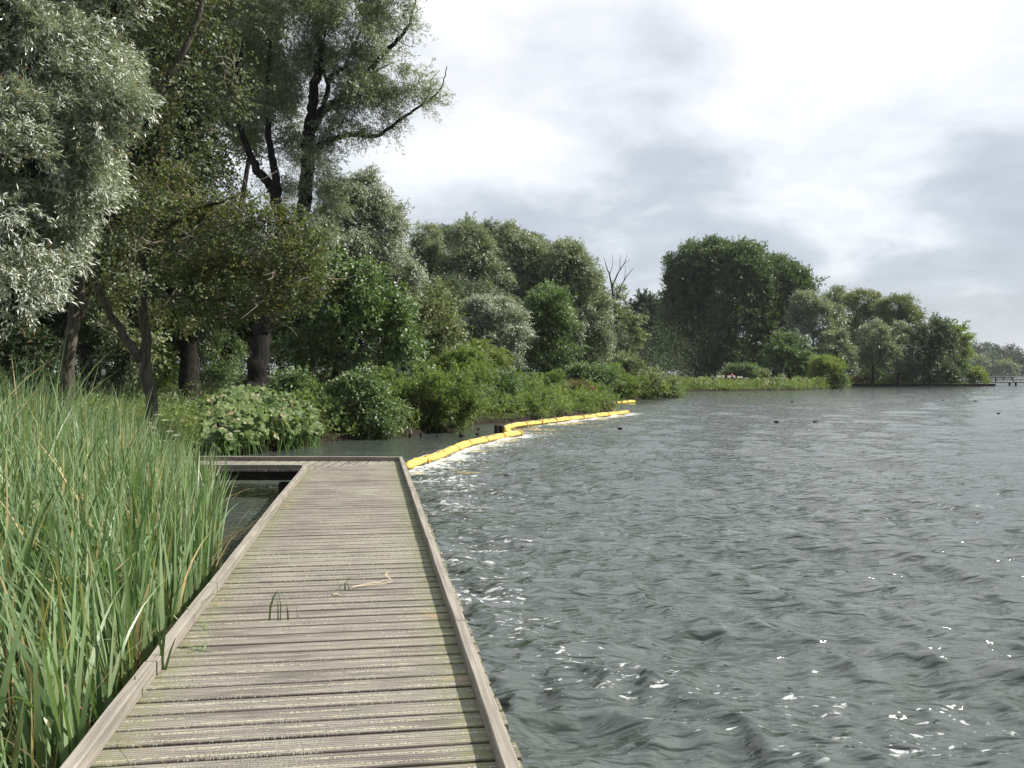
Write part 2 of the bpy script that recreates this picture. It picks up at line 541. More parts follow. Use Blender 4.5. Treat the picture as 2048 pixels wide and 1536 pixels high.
def water_mat():
    m, nt, out = new_mat('water')
    g = nd(nt, 'ShaderNodeNewGeometry')
    pos = g.outputs['Position']
    foam = nd(nt, 'ShaderNodeAttribute', attribute_name='foam').outputs['Fac']
    calm = nd(nt, 'ShaderNodeAttribute', attribute_name='calm').outputs['Fac']
    sp = nd(nt, 'ShaderNodeSeparateXYZ')
    nt.links.new(pos, sp.inputs[0])
    fl = nd(nt, 'ShaderNodeCombineXYZ')
    nt.links.new(sp.outputs[0], fl.inputs[0])
    nt.links.new(sp.outputs[1], fl.inputs[1])
    mp = nd(nt, 'ShaderNodeMapping')
    mp.inputs['Rotation'].default_value = (0, 0, math.radians(32))
    mp.inputs['Scale'].default_value = (0.8, 2.0, 1)
    nt.links.new(fl.outputs[0], mp.inputs[0])
    a1 = noise(nt, mp.outputs[0], 3.6, 1.5, 0.5, 0.5)
    a2 = noise(nt, mp.outputs[0], 10.0, 1.5, 0.5, 0.3)
    h = mth(nt, 'ADD', mth(nt, 'MULTIPLY', a1, 0.105), mth(nt, 'MULTIPLY', a2, 0.018))
    h = mth(nt, 'MULTIPLY', h, mth(nt, 'SUBTRACT', 1.0, mth(nt, 'MULTIPLY', calm, 0.52)))
    b = nd(nt, 'ShaderNodeBump')
    b.inputs['Strength'].default_value = 1.0
    b.inputs['Distance'].default_value = 1.0
    nt.links.new(h, b.inputs['Height'])
    mud = noise(nt, pos, 0.35, 3, 0.5)
    body = mixc(nt, mud, (0.042, 0.054, 0.048), (0.064, 0.076, 0.062))
    p = nd(nt, 'ShaderNodeBsdfPrincipled')
    nt.links.new(body, p.inputs['Base Color'])
    p.inputs['Roughness'].default_value = 0.07
    p.inputs['IOR'].default_value = 1.55
    nt.links.new(b.outputs[0], p.inputs['Normal'])
    # foam: scraps of froth drawn out along the wind
    mf = nd(nt, 'ShaderNodeMapping')
    mf.inputs['Rotation'].default_value = (0, 0, math.radians(20))
    mf.inputs['Scale'].default_value = (1.0, 1.9, 1)
    nt.links.new(fl.outputs[0], mf.inputs[0])
    f1 = noise(nt, mf.outputs[0], 9.0, 4, 0.55, 0.6)
    f2 = noise(nt, mf.outputs[0], 0.9, 2, 0.5)
    v = nd(nt, 'ShaderNodeTexVoronoi')
    v.inputs['Scale'].default_value = 13
    nt.links.new(mf.outputs[0], v.inputs['Vector'])
    spots = smooth(nt, v.outputs['Distance'], 0.17, 0.10)
    spots = mth(nt, 'MULTIPLY', spots, mth(nt, 'GREATER_THAN', nd_col(nt, v), 0.62))
    thr = mth(nt, 'ADD', f1, mth(nt, 'ADD', mth(nt, 'MULTIPLY', foam, 0.30), mth(nt, 'MULTIPLY', mth(nt, 'SUBTRACT', f2, 0.5), 0.42)))
    scr = mth(nt, 'MULTIPLY', smooth(nt, thr, 0.700, 0.775), smooth(nt, foam, 0.02, 0.12))
    sp2 = mth(nt, 'MULTIPLY', spots, smooth(nt, mth(nt, 'ADD', foam, mth(nt, 'MULTIPLY', f2, 0.4)), 0.42, 0.56))
    fm = mth(nt, 'MAXIMUM', scr, sp2, clamp=True)
    p2 = nd(nt, 'ShaderNodeBsdfPrincipled')
    p2.inputs['Base Color'].default_value = (0.60, 0.62, 0.60, 1)
    p2.inputs['Roughness'].default_value = 0.8
    mx = nd(nt, 'ShaderNodeMixShader')
    nt.links.new(mth(nt, 'MULTIPLY', fm, 0.72), mx.inputs[0])
    nt.links.new(p.outputs[0], mx.inputs[1])
    nt.links.new(p2.outputs[0], mx.inputs[2])
    nt.links.new(mx.outputs[0], out.inputs[0])
    return m


def nd_col(nt, v):
    s = nd(nt, 'ShaderNodeSeparateColor')
    nt.links.new(v.outputs['Color'], s.inputs[0])
    return s.outputs[0]


M['water'] = water_mat()


def ground_mat():
    m, nt, out = new_mat('ground')
    g = nd(nt, 'ShaderNodeNewGeometry')
    n = noise(nt, g.outputs['Position'], 0.7, 6, 0.6)
    n2 = noise(nt, g.outputs['Position'], 9, 5, 0.65)
    c = mixc(nt, smooth(nt, n, 0.38, 0.62), (0.050, 0.072, 0.022), (0.088, 0.110, 0.038))
    c = mixc(nt, smooth(nt, n2, 0.45, 0.65), c, (0.055, 0.045, 0.028))
    low = nd(nt, 'ShaderNodeSeparateXYZ')
    nt.links.new(g.outputs['Position'], low.inputs[0])
    c = mixc(nt, smooth(nt, low.outputs[2], 0.35, 0.12), c, (0.030, 0.024, 0.017))
    p = nd(nt, 'ShaderNodeBsdfPrincipled')
    p.inputs['Roughness'].default_value = 0.95
    p.inputs['Specular IOR Level'].default_value = 0.1
    nt.links.new(c, p.inputs['Base Color'])
    b = nd(nt, 'ShaderNodeBump')
    b.inputs['Distance'].default_value = 0.08
    nt.links.new(n2, b.inputs['Height'])
    nt.links.new(b.outputs[0], p.inputs['Normal'])
    nt.links.new(p.outputs[0], out.inputs[0])
    return m


M['ground'] = ground_mat()


def boom_mat():
    m, nt, out = new_mat('boom_fabric')
    g = nd(nt, 'ShaderNodeNewGeometry')
    n = noise(nt, g.outputs['Position'], 5, 5, 0.6)
    s = nd(nt, 'ShaderNodeSeparateXYZ')
    nt.links.new(g.outputs['Position'], s.inputs[0])
    c = mixc(nt, smooth(nt, n, 0.35, 0.7), (0.74, 0.49, 0.05), (0.84, 0.63, 0.11))
    wl = mth(nt, 'ADD', s.outputs[2], mth(nt, 'MULTIPLY', n, 0.05))
    c = mixc(nt, smooth(nt, wl, 0.105, 0.045), c, (0.16, 0.12, 0.05))     # algae at the waterline
    p = nd(nt, 'ShaderNodeBsdfPrincipled')
    p.inputs['Roughness'].default_value = 0.45
    nt.links.new(c, p.inputs['Base Color'])
    b = nd(nt, 'ShaderNodeBump')
    b.inputs['Distance'].default_value = 0.03
    nt.links.new(noise(nt, g.outputs['Position'], 9, 3, 0.5, 1.0), b.inputs['Height'])
    nt.links.new(b.outputs[0], p.inputs['Normal'])
    nt.links.new(p.outputs[0], out.inputs[0])
    return m


M['boom'] = boom_mat()
M['boom_strap'] = simple('boom_strap', (0.34, 0.19, 0.05), 0.6, 0.3, 9)
M['leaf_dull'] = leaf_mat('leaf_dull', (0.055, 0.075, 0.032), (0.13, 0.152, 0.072), (0.17, 0.19, 0.12), 0.28, 0.45, (0.15, 0.10, 0.05), 0.95, 0.35)
M['twig_pale'] = simple('twig_pale', (0.20, 0.175, 0.14), 0.9, 0.25)

# ------------------------------------------------------------------ shore, ground, water
SHORE = [(-900, -900), (-30, -900), (-22, -60), (-14, -14), (-12.5, 3), (-11.0, 10), (-9.2, 14), (-8.4, 17.5), (-7.8, 20.5), (-6.9, 22.6), (-5.9, 25.0),
         (-5.6, 27.4), (-4.4, 28.4), (-3.5, 29.4), (-2.2, 32.0), (-1.6, 33.2), (-1.5, 36.0), (0.2, 38.3), (1.9, 40.2), (3.0, 43.5), (4.6, 46.6), (5.6, 49.5),
         (3.6, 55), (4.4, 63), (8.0, 70), (12.0, 75), (14.4, 76), (13.6, 82), (11, 90), (15, 97), (20, 101.5), (29, 106), (35, 110), (40, 117), (44, 122),
         (48, 130), (51, 141), (60, 141.5), (70, 142), (74, 143.5), (72, 152), (64, 175), (60, 230), (90, 380), (190, 560), (300, 605), (520, 640), (1500, 700), (3000, 2500), (-3000, 2500), (-3000, -900)]


def seg_dist(X, Y, pts, closed=True):
    d = np.full(X.shape, 1e9)
    n = len(pts)
    for i in range(n if closed else n - 1):
        x0, y0 = pts[i][:2]
        x1, y1 = pts[(i + 1) % n][:2]
        dx, dy = x1 - x0, y1 - y0
        t = np.clip(((X - x0) * dx + (Y - y0) * dy) / (dx * dx + dy * dy + 1e-12), 0, 1)
        d = np.minimum(d, np.hypot(X - x0 - t * dx, Y - y0 - t * dy))
    return d


def inside(X, Y, pts):
    r = np.zeros(X.shape, bool)
    n = len(pts)
    for i in range(n):
        x0, y0 = pts[i]
        x1, y1 = pts[(i + 1) % n]
        c = ((y0 > Y) != (y1 > Y)) & (X < (x1 - x0) * (Y - y0) / (y1 - y0 + 1e-12) + x0)
        r ^= c
    return r


def land_d(X, Y):
    """metres from the shore, positive on land"""
    X, Y = np.asarray(X, float), np.asarray(Y, float)
    d = seg_dist(X, Y, SHORE)
    return np.where(inside(X, Y, SHORE), d, -d)


def ground_z(X, Y):
    X, Y = np.asarray(X, float), np.asarray(Y, float)
    d = land_d(X, Y)
    wob = 0.08 * np.sin(X * 0.9 + 1.3) * np.cos(Y * 0.7) + 0.05 * np.sin(X * 2.1 - Y * 1.7)
    up = 0.28 * (1 - np.exp(-np.maximum(d, 0) / 0.25)) + 0.55 * (1 - np.exp(-np.maximum(d, 0) / 6.0)) + 0.12 * (1 - np.exp(-np.maximum(d, 0) / 30.0))
    return np.where(d > 0, up + wob * np.clip(d / 3, 0, 1), -0.1 - 0.35 * np.minimum(-d, 4))


def axis(parts):
    out = []
    for a, b, s in parts:
        out.append(np.arange(a, b, s))
    return np.concatenate(out + [[parts[-1][1]]])


gx = axis([(-3000, -400, 260), (-400, -60, 20), (-60, -20, 1.0), (-20, 20, 0.35), (20, 80, 0.8), (80, 400, 12), (400, 3000, 200)])
gy = axis([(-900, -60, 60), (-60, 8, 2.0), (8, 60, 0.35), (60, 150, 0.8), (150, 300, 6), (300, 700, 14), (700, 2500, 150)])
GX, GY = np.meshgrid(gx, gy)
GZ = ground_z(GX, GY)
V = np.stack([GX.ravel(), GY.ravel(), GZ.ravel()], 1)
ny, nx = GX.shape
idx = np.arange(ny * nx).reshape(ny, nx)
Q = np.stack([idx[:-1, :-1].ravel(), idx[:-1, 1:].ravel(), idx[1:, 1:].ravel(), idx[1:, :-1].ravel()], 1)
g_o = put('ground', np_mesh('ground', V, Q, smooth_=True), mat=M['ground'])
tag(g_o, 'grassy lake shore ground under the trees', kind='structure')

BOOM1 = [(814, 941), (835, 931), (868, 921), (905, 905), (945, 890), (990, 880), (1040, 870)]
BOOM2 = [(1018, 874), (1009, 861), (1030, 855), (1062, 851), (1100, 846), (1140, 841), (1190, 835), (1225, 831), (1256, 827)]
BOOM3 = [(1208, 812), (1235, 808), (1268, 805)]
boomW = [[on(*p)[:2] for p in B] for B in (BOOM1, BOOM2, BOOM3)]

ang = np.concatenate([np.linspace(-41, 41, 1100), np.linspace(41, 319, 110)[1:-1]])
ang = np.radians(ang)
rad = 1.2 * np.exp(np.linspace(0, math.log(1700 / 1.2), 1350))
A, RR = np.meshgrid(ang, rad)
WX, WY = RR * np.sin(A), RR * np.cos(A)
step = RR * 0.0060
dl = -land_d(WX, WY)                         # metres of open water to the shore
bl = boomW[0] + boomW[1]
db = seg_dist(WX, WY, bl, closed=False)
# sheltered side: left of the deck and the booms
bx = np.interp(WY, [-50, 3.5, 16.6, 19.6] + [p[1] for p in bl][::1][1:4] + [31.8, 36, 49, 60, 70, 78], [0.6, -0.2, -2.1, -2.25] + [p[0] for p in bl][1:4] + [0.2, 1.2, 5.9, 7, 10.5, 15])
side = np.clip((bx - WX) / 0.8 + 0.5, 0, 1)
calm = np.where(WY < 80, side, 0)
calm = np.maximum(calm, np.clip(1 - dl / 4.0, 0, 1) * 0.5)
calm_b = np.maximum(calm, np.clip((RR - 12) / 70, 0, 1) ** .7 * 0.95)   # small ripples blur together far out
amp = 1 - 0.80 * calm
rw = np.random.default_rng(11)
Hh = np.zeros_like(WX)
DX = np.zeros_like(WX)
DY = np.zeros_like(WX)
wind = math.radians(238)                     # the waves run towards the left bank
for i in range(72):
    lam = 0.22 * (3.2 / 0.22) ** (i / 71.0)
    th = wind + rw.normal() * (0.42 if lam > 1.0 else 0.75)
    k = 2 * math.pi / lam
    a0 = 0.0064 * (lam / 1.0) ** 0.50 * rw.uniform(0.6, 1.35)
    if lam > 1.5:
        a0 *= 0.85
    fade = np.clip((lam / step - 3.0) / 4.0, 0, 1)
    ph = k * (WX * math.cos(th) + WY * math.sin(th)) + rw.uniform(0, 6.28)
    gx_ = 1.0 + 0.35 * np.sin(WX * 0.23 + i) * np.sin(WY * 0.17 + 2 * i)
    q = a0 * fade * gx_
    Hh += q * np.cos(ph)
    DX -= 0.85 * q * math.cos(th) * np.sin(ph)
    DY -= 0.85 * q * math.sin(th) * np.sin(ph)
WZ = Hh * amp
foam = np.zeros_like(WX)


def blob2(cx, cy, sx, sy, a, rot=0.0):
    c, s = math.cos(rot), math.sin(rot)
    u = ((WX - cx) * c + (WY - cy) * s) / sx
    v = (-(WX - cx) * s + (WY - cy) * c) / sy
    return a * np.exp(-(u * u + v * v))


lake = np.where(side < 0.5, 1.0, 0.0)
foam += 0.80 * np.exp(-(db / 0.55) ** 2) * lake + 0.42 * np.exp(-(db / 1.8) ** 2) * lake
foam += 0.12 * np.exp(-(db / 0.5) ** 2) * (1 - lake)
for px, py, sx, sy, a_ in ((930, 1000, 0.8, 2.2, 0.50), (930, 1100, 0.7, 1.6, 0.45), (965, 1190, 0.55, 0.6, 0.55), (1010, 1260, 0.8, 0.5, 0.35), (1180, 1350, 0.75, 0.35, 0.38), (1290, 1385, 0.8, 0.25, 0.48), (1480, 1425, 0.8, 0.25, 0.36),
                           (1190, 1330, 0.5, 0.25, 0.42), (1950, 1510, 0.6, 0.22, 0.50), (1650, 1490, 0.8, 0.25, 0.33), (880, 960, 0.8, 1.5, 0.45), (1860, 1440, 0.9, 0.4, 0.25), (1080, 1500, 0.3, 0.2, 0.3),
                           (1900, 1010, 1.5, 1.0, 0.22), (1350, 1080, 1.5, 0.8, 0.2)):
    p = on(px, py)
    foam += blob2(p[0], p[1], sx, sy, a_ * (0.80 if px < 1060 else 0.60))
foam = np.clip(foam, 0, 1.2)
V = np.stack([(WX + DX * amp).ravel(), (WY + DY * amp).ravel(), WZ.ravel()], 1)
nr, na = WX.shape
idx = np.arange(nr * na).reshape(nr, na)
i2 = np.roll(idx, -1, axis=1)
Q = np.stack([idx[:-1].ravel(), i2[:-1].ravel(), i2[1:].ravel(), idx[1:].ravel()], 1)[:, ::-1]
Vc = np.vstack([V, [[0, 0, 0]]])
w_me = np_mesh('water', Vc, Q, smooth_=True, vert_attr={'foam': np.append(foam.ravel(), 0), 'calm': np.append(calm_b.ravel(), 1)})
w_o = put('water', w_me, mat=M['water'])
tag(w_o, 'choppy grey green lake water', kind='structure')
del V, Vc, Q, Hh, DX, DY, WX, WY, A, RR, foam, calm, amp, db, dl, side, lake
# ------------------------------------------------------------------ boardwalk
DECK, KT = 0.45, 0.53
dv = np.array((-0.1493, 0.9888))
nv = np.array((0.9888, 0.1493))
I_ = on(607, 929.5, KT)[:2]            # inner corner of the kerb
C_ = on(805, 913, KT)[:2]              # outer corner of the kerb
LB = on(114, 1536, KT)[:2]
RB = on(1042, 1536, KT)[:2]
ld = (I_ - LB) / np.linalg.norm(I_ - LB)
rd = (C_ - RB) / np.linalg.norm(C_ - RB)
L0, R0 = LB - ld * 7.5, RB - rd * 7.5  # the deck starts behind the viewer
OV = 0.05                              # planks reach a little past the kerbs
Lo, Ro, Io, Co = L0 - nv * 0.03, R0 + nv * OV, I_ - nv * 0.03 - dv * 0.03, C_ + nv * OV + dv * 0.05
WLn = on(370, 929.2, KT)[:2]
WLf = on(360, 911.8, KT)[:2]
wn = (WLn - I_) / np.linalg.norm(WLn - I_)
wf = (WLf - C_) / np.linalg.norm(WLf - C_)
WN, WFr = I_ + wn * 6.2, C_ + wf * 7.7
WNo, WFo = WN + np.array((0, -0.04)), WFr + np.array((0, 0.05))


def clip_poly(poly, a, b):
    """keep the side to the left of a->b"""
    out = []
    e = (b[0] - a[0], b[1] - a[1])
    f = lambda p: e[0] * (p[1] - a[1]) - e[1] * (p[0] - a[0])
    for i in range(len(poly)):
        p, q = poly[i], poly[(i + 1) % len(poly)]
        fp, fq = f(p), f(q)
        if fp >= 0:
            out.append(p)
        if (fp >= 0) != (fq >= 0):
            t = fp / (fp - fq)
            out.append((p[0] + (q[0] - p[0]) * t, p[1] + (q[1] - p[1]) * t))
    return out


bw = empty('boardwalk', (-0.9, 5.0, 0.0))
tag(bw, 'weathered grey plank boardwalk with low timber kerbs turning left over the water', 'boardwalk')


def plank_run(region, org, along, across, n, pitch, width, zt):
    """along: direction of each plank's length; across: the way the planks follow each other"""
    vs, fs, uvs, pr, ed = [], [], [], [], []
    rg = random.Random(5)
    for i in range(n):
        c0 = org + across * (i * pitch)
        sk = rg.uniform(-0.003, 0.003)
        w0, w1 = 0.0, width * rg.uniform(0.985, 1.0)
        le, re = rg.uniform(0, 0.012), rg.uniform(0, 0.018)
        poly = []
        Lh = 6.0
        for a_, w_ in ((-Lh, w0), (Lh, w0), (Lh, w1), (-Lh, w1)):
            p = c0 + along * a_ + across * (w_ + sk * a_)
            poly.append((p[0], p[1]))
        # shrink the ends a little so they are uneven
        reg = list(region)
        s_ = sum((poly[j][0] * poly[(j + 1) % 4][1] - poly[(j + 1) % 4][0] * poly[j][1]) for j in range(4))
        if s_ < 0:
            poly.reverse()
        for j in range(len(reg)):
            a, b = np.array(reg[j]), np.array(reg[(j + 1) % len(reg)])
            e = (b - a) / np.linalg.norm(b - a)
            nn = np.array((-e[1], e[0]))
            m_ = (le, re)[j % 2]
            a, b = a + nn * m_, b + nn * m_
            if not poly:
                break
            poly = clip_poly(poly, a, b)
        if len(poly) < 3:
            continue
        z = zt + rg.uniform(-0.0015, 0.0015)
        tl = rg.uniform(-0.003, 0.002)
        b0 = len(vs)
        r_ = rg.random()
        P = [np.array(p) for p in poly]
        UV = [(float(np.dot(p - org, along)), float(np.dot(p - c0, across))) for p in P]
        k = len(P)
        ctr = sum(P) / k
        # top is slightly rounded off: an inset top ring and a lower outer ring
        for p, q in zip(P, UV):
            e_ = 0.004
            d_ = ctr - p
            d_ = d_ / (np.linalg.norm(d_) + 1e-9)
            pin = p + across * np.sign(np.dot(d_, across)) * e_
            vs.append((pin[0], pin[1], z + tl * (q[1] / width - 0.5)))
        for p, q in zip(P, UV):
            vs.append((p[0], p[1], z - 0.004))
        for p, q in zip(P, UV):
            vs.append((p[0], p[1], z - 0.032))
        fs.append(tuple(b0 + j for j in range(k)))
        uvs += UV
        for lvl in (0, 1):
            for j in range(k):
                j2 = (j + 1) % k
                fs.append((b0 + lvl * k + j, b0 + (lvl + 1) * k + j, b0 + (lvl + 1) * k + j2, b0 + lvl * k + j2))
                uvs += [UV[j], UV[j], UV[j2], UV[j2]]
        fs.append(tuple(b0 + 2 * k + j for j in range(k))[::-1])
        uvs += UV[::-1]
        nf = 1 + 2 * k + 1
        pr += [r_] * nf
    me = bpy.data.meshes.new('deck')
    me.from_pydata([tuple(map(float, v)) for v in vs], [], fs)
    uvl = me.uv_layers.new(name='UVMap')
    uvl.data.foreach_set('uv', np.array(uvs, dtype=np.float32).ravel())
    a = me.attributes.new('prnd', 'FLOAT', 'FACE')
    a.data.foreach_set('value', np.array(pr, dtype=np.float32))
    me.update()
    return me


def deck_edge(me, lines):
    """subdivide is not needed: distance to the kerbs is stored for the moss along them"""
    pass


main_reg = [tuple(Lo), tuple(Ro), tuple(Co), tuple(Io)]
m1 = plank_run(main_reg, R0 - dv * 0.2, nv, dv, 150, 0.1815, 0.164, DECK)
walk_reg = [tuple(Io), tuple(Co), tuple(WFo), tuple(WNo)]
m2 = plank_run(walk_reg, C_ + np.array((0.3, 0)), np.array((0.0, 1.0)), np.array((-1.0, 0.0)), 60, 0.1815, 0.164, DECK)


def cut_long(me, k=14):
    """cut the planks crosswise so the nearness to a kerb can be stored on their points"""
    bm = bmesh.new()
    bm.from_mesh(me)
    for i in range(1, k):
        f = i / k
        a = L0 + (R0 - L0) * f
        b = I_ + (C_ - I_) * f
        e = b - a
        bmesh.ops.bisect_plane(bm, geom=bm.verts[:] + bm.edges[:] + bm.faces[:], plane_co=(a[0], a[1], 0), plane_no=(e[1], -e[0], 0))
    bm.to_mesh(me)
    bm.free()
    co = np.empty(len(me.vertices) * 3, dtype=np.float32)
    me.vertices.foreach_get('co', co)
    co = co.reshape(-1, 3)
    d1 = seg_dist(co[:, 0], co[:, 1], [tuple(R0 - nv * 0.07), tuple(C_ - nv * 0.07)], closed=False)
    d2 = seg_dist(co[:, 0], co[:, 1], [tuple(L0 + nv * 0.07), tuple(I_ + nv * 0.07)], closed=False)
    ed = np.exp(-(d1 / 0.14) ** 2) + 0.8 * np.exp(-(d2 / 0.12) ** 2)
    a = me.attributes.new('edge', 'FLOAT', 'POINT')
    a.data.foreach_set('value', ed.astype(np.float32))


cut_long(m1)
put('deck', m1, bw, M['plank'])
put('deck', m2, bw, M['plank'])


def kerb(pts, wdt=0.072, h=0.078, z0=None, parts=None, jit=0.004, rot=0.0, seed=0):
    """a row of beams; pts run along the outer edge, the beams lie to the left of the line by wdt (negative: right)"""
    rg = random.Random(seed)
    zb = DECK + 0.003
    a, b = np.array(pts[0]), np.array(pts[1])
    Lt = np.linalg.norm(b - a)
    e = (b - a) / Lt
    nn = np.array((-e[1], e[0]))
    cuts = [0] + parts + [Lt]
    for i in range(len(cuts) - 1):
        s0, s1 = cuts[i] + 0.004, cuts[i + 1] - 0.004
        if s1 - s0 < 0.1:
            continue
        off0, off1 = rg.uniform(-jit, jit), rg.uniform(-jit, jit)
        n = max(2, int((s1 - s0) / 0.22))
        vs, fs, uv = [], [], []
        bow = rg.uniform(-1, 1) * jit * 2.0
        for j in range(n + 1):
            t = j / n
            s = s0 + (s1 - s0) * t
            o = off0 + (off1 - off0) * t + bow * 4 * t * (1 - t) + rg.uniform(-0.0012, 0.0012)
            ht = h + rg.uniform(-0.0015, 0.0015)
            w = wdt
            prof = [(0, 0), (0, ht - 0.006), (0.006 * np.sign(w), ht), (w - 0.006 * np.sign(w), ht), (w, ht - 0.006), (w, 0)]
            for (q, z) in prof:
                p = a + e * s + nn * (q + o)
                vs.append((p[0], p[1], zb + z))
        c = [0, h, h + 0.008, h + wdt, h + wdt + 0.01, 2 * h + wdt + 0.01]
        for j in range(n):
            for k in range(5):
                q = (j * 6 + k, (j + 1) * 6 + k, (j + 1) * 6 + k + 1, j * 6 + k + 1)
                fs.append(q if wdt < 0 else q)
                u0, u1 = s0 + (s1 - s0) * j / n + i * 7.3, s0 + (s1 - s0) * (j + 1) / n + i * 7.3
                uv += [(u0, abs(c[k])), (u1, abs(c[k])), (u1, abs(c[k + 1])), (u0, abs(c[k + 1]))]
        for base in (0, n * 6):
            fs.append(tuple(base + k for k in range(6)))
            uv += [(k * 0.03, k * 0.02) for k in range(6)]
        me = bpy.data.meshes.new('kerb_rail')
        me.from_pydata([tuple(map(float, v)) for v in vs], [], fs)
        me.uv_layers.new(name='UVMap').data.foreach_set('uv', np.array(uv, dtype=np.float32).ravel())
        bm = bmesh.new()
        bm.from_mesh(me)
        bmesh.ops.recalc_face_normals(bm, faces=bm.faces[:])
        bm.to_mesh(me)
        bm.free()
        put('kerb_rail', me, bw, M['kerb'])


def s_at(px, py, a, e):
    return float(np.dot(on(px, py, KT)[:2] - a, e))


cl_ = [7.5 - 3.2, s_at(308, 1322, L0, ld), s_at(420, 1165, L0, ld), s_at(560, 990, L0, ld)]
cr_ = [7.5 - 2.5, s_at(930, 1240, R0, rd), s_at(868, 1075, R0, rd), s_at(828, 975, R0, rd)]
kerb((L0, I_), -0.064, parts=cl_, jit=0.008, seed=3)
kerb((R0, C_), 0.064, parts=cr_, jit=0.004, seed=4)
kerb((C_ + np.array((0.0, 0.0)), WFr), 0.072, parts=[3.1], jit=0.003, seed=5)
kerb((I_ + wn * 0.02, WN), -0.072, parts=[2.4], jit=0.003, seed=6)
# timbers that carry the deck
b = MB()
for t in (0.10, 0.5, 0.90):
    p0, p1 = L0 + (R0 - L0) * t, I_ + (C_ - I_) * t - dv * 0.12
    c = (p0 + p1) / 2
    Lb = np.linalg.norm(p1 - p0)
    b.box((c[0], c[1], DECK - 0.036 - 0.085), (0.07, Lb, 0.17), math.atan2(-(p1 - p0)[0], (p1 - p0)[1]))
b.build('beam', M['wood_wet'], bw)
b = MB()
for t in (0.06, 0.5, 0.94):
    p0, p1 = I_ + (C_ - I_) * t + wn * 0.10, WN + (WFr - WN) * t
    c = (p0 + p1) / 2
    Lb = np.linalg.norm(p1 - p0)
    b.box((c[0], c[1], DECK - 0.036 - 0.075), (0.07, Lb, 0.15), math.atan2(-(p1 - p0)[0], (p1 - p0)[1]))
b.build('beam', M['wood_wet'], bw)
for s in (-5.0, -1.0, 3.0, 7.0, 11.0, 15.2):
    for side_ in (0.07, 0.93):
        q = (L0 + ld * (7.5 + s)) * (1 - side_) + (R0 + rd * (7.5 + s)) * side_
        b = MB()
        b.box((q[0], q[1], -0.42), (0.14, 0.14, 1.3), math.atan2(-dv[0], dv[1]))
        b.build('post', M['wood_wet'], bw)
for s in (0.35, 3.0):
    for side_ in (0.08, 0.92):
        q = (I_ + wn * s) * (1 - side_) + (C_ + wf * (s + 1.5)) * side_
        b = MB()
        b.box((q[0], q[1], -0.42), (0.15, 0.15, 1.3))
        b.build('post', M['wood_wet'], bw)

# ------------------------------------------------------------------ foliage
PXM = 1.0 / 915.0      # metres covered by one pixel of the render, per metre of distance
STY = {  # length, width ratio, droop, spread, twigs per clump
    'silver': dict(L=0.10, w=0.20, droop=0.35, spread=0.75, T=16, clump=0.42, cov=3.6, wind=(0.55, 0.1, 0.0)),
    'willow': dict(L=0.10, w=0.20, droop=0.40, spread=0.75, T=14, clump=0.45, cov=3.2, wind=(0.55, 0.1, 0.10)),
    'broad': dict(L=0.10, w=0.62, droop=0.25, spread=0.95, T=12, clump=0.40, cov=3.0, wind=(0.15, 0, 0)),
    'alder': dict(L=0.075, w=0.72, droop=0.12, spread=1.0, T=12, clump=0.42, cov=2.4, wind=(0.35, 0, 0.05)),
    'poplar': dict(L=0.10, w=0.7, droop=0.1, spread=0.7, T=12, clump=0.9, cov=3.0, wind=(0.1, 0, 0.7)),
    'far': dict(L=0.14, w=0.55, droop=0.2, spread=0.8, T=12, clump=0.9, cov=3.2, wind=(0.25, 0, 0.15)),
    'herb': dict(L=0.09, w=0.42, droop=0.25, spread=0.7, T=12, clump=0.30, cov=3.0, wind=(0.1, 0, 0.5)),
}


def unit(v):
    return v / (np.linalg.norm(v, axis=-1, keepdims=True) + 1e-9)


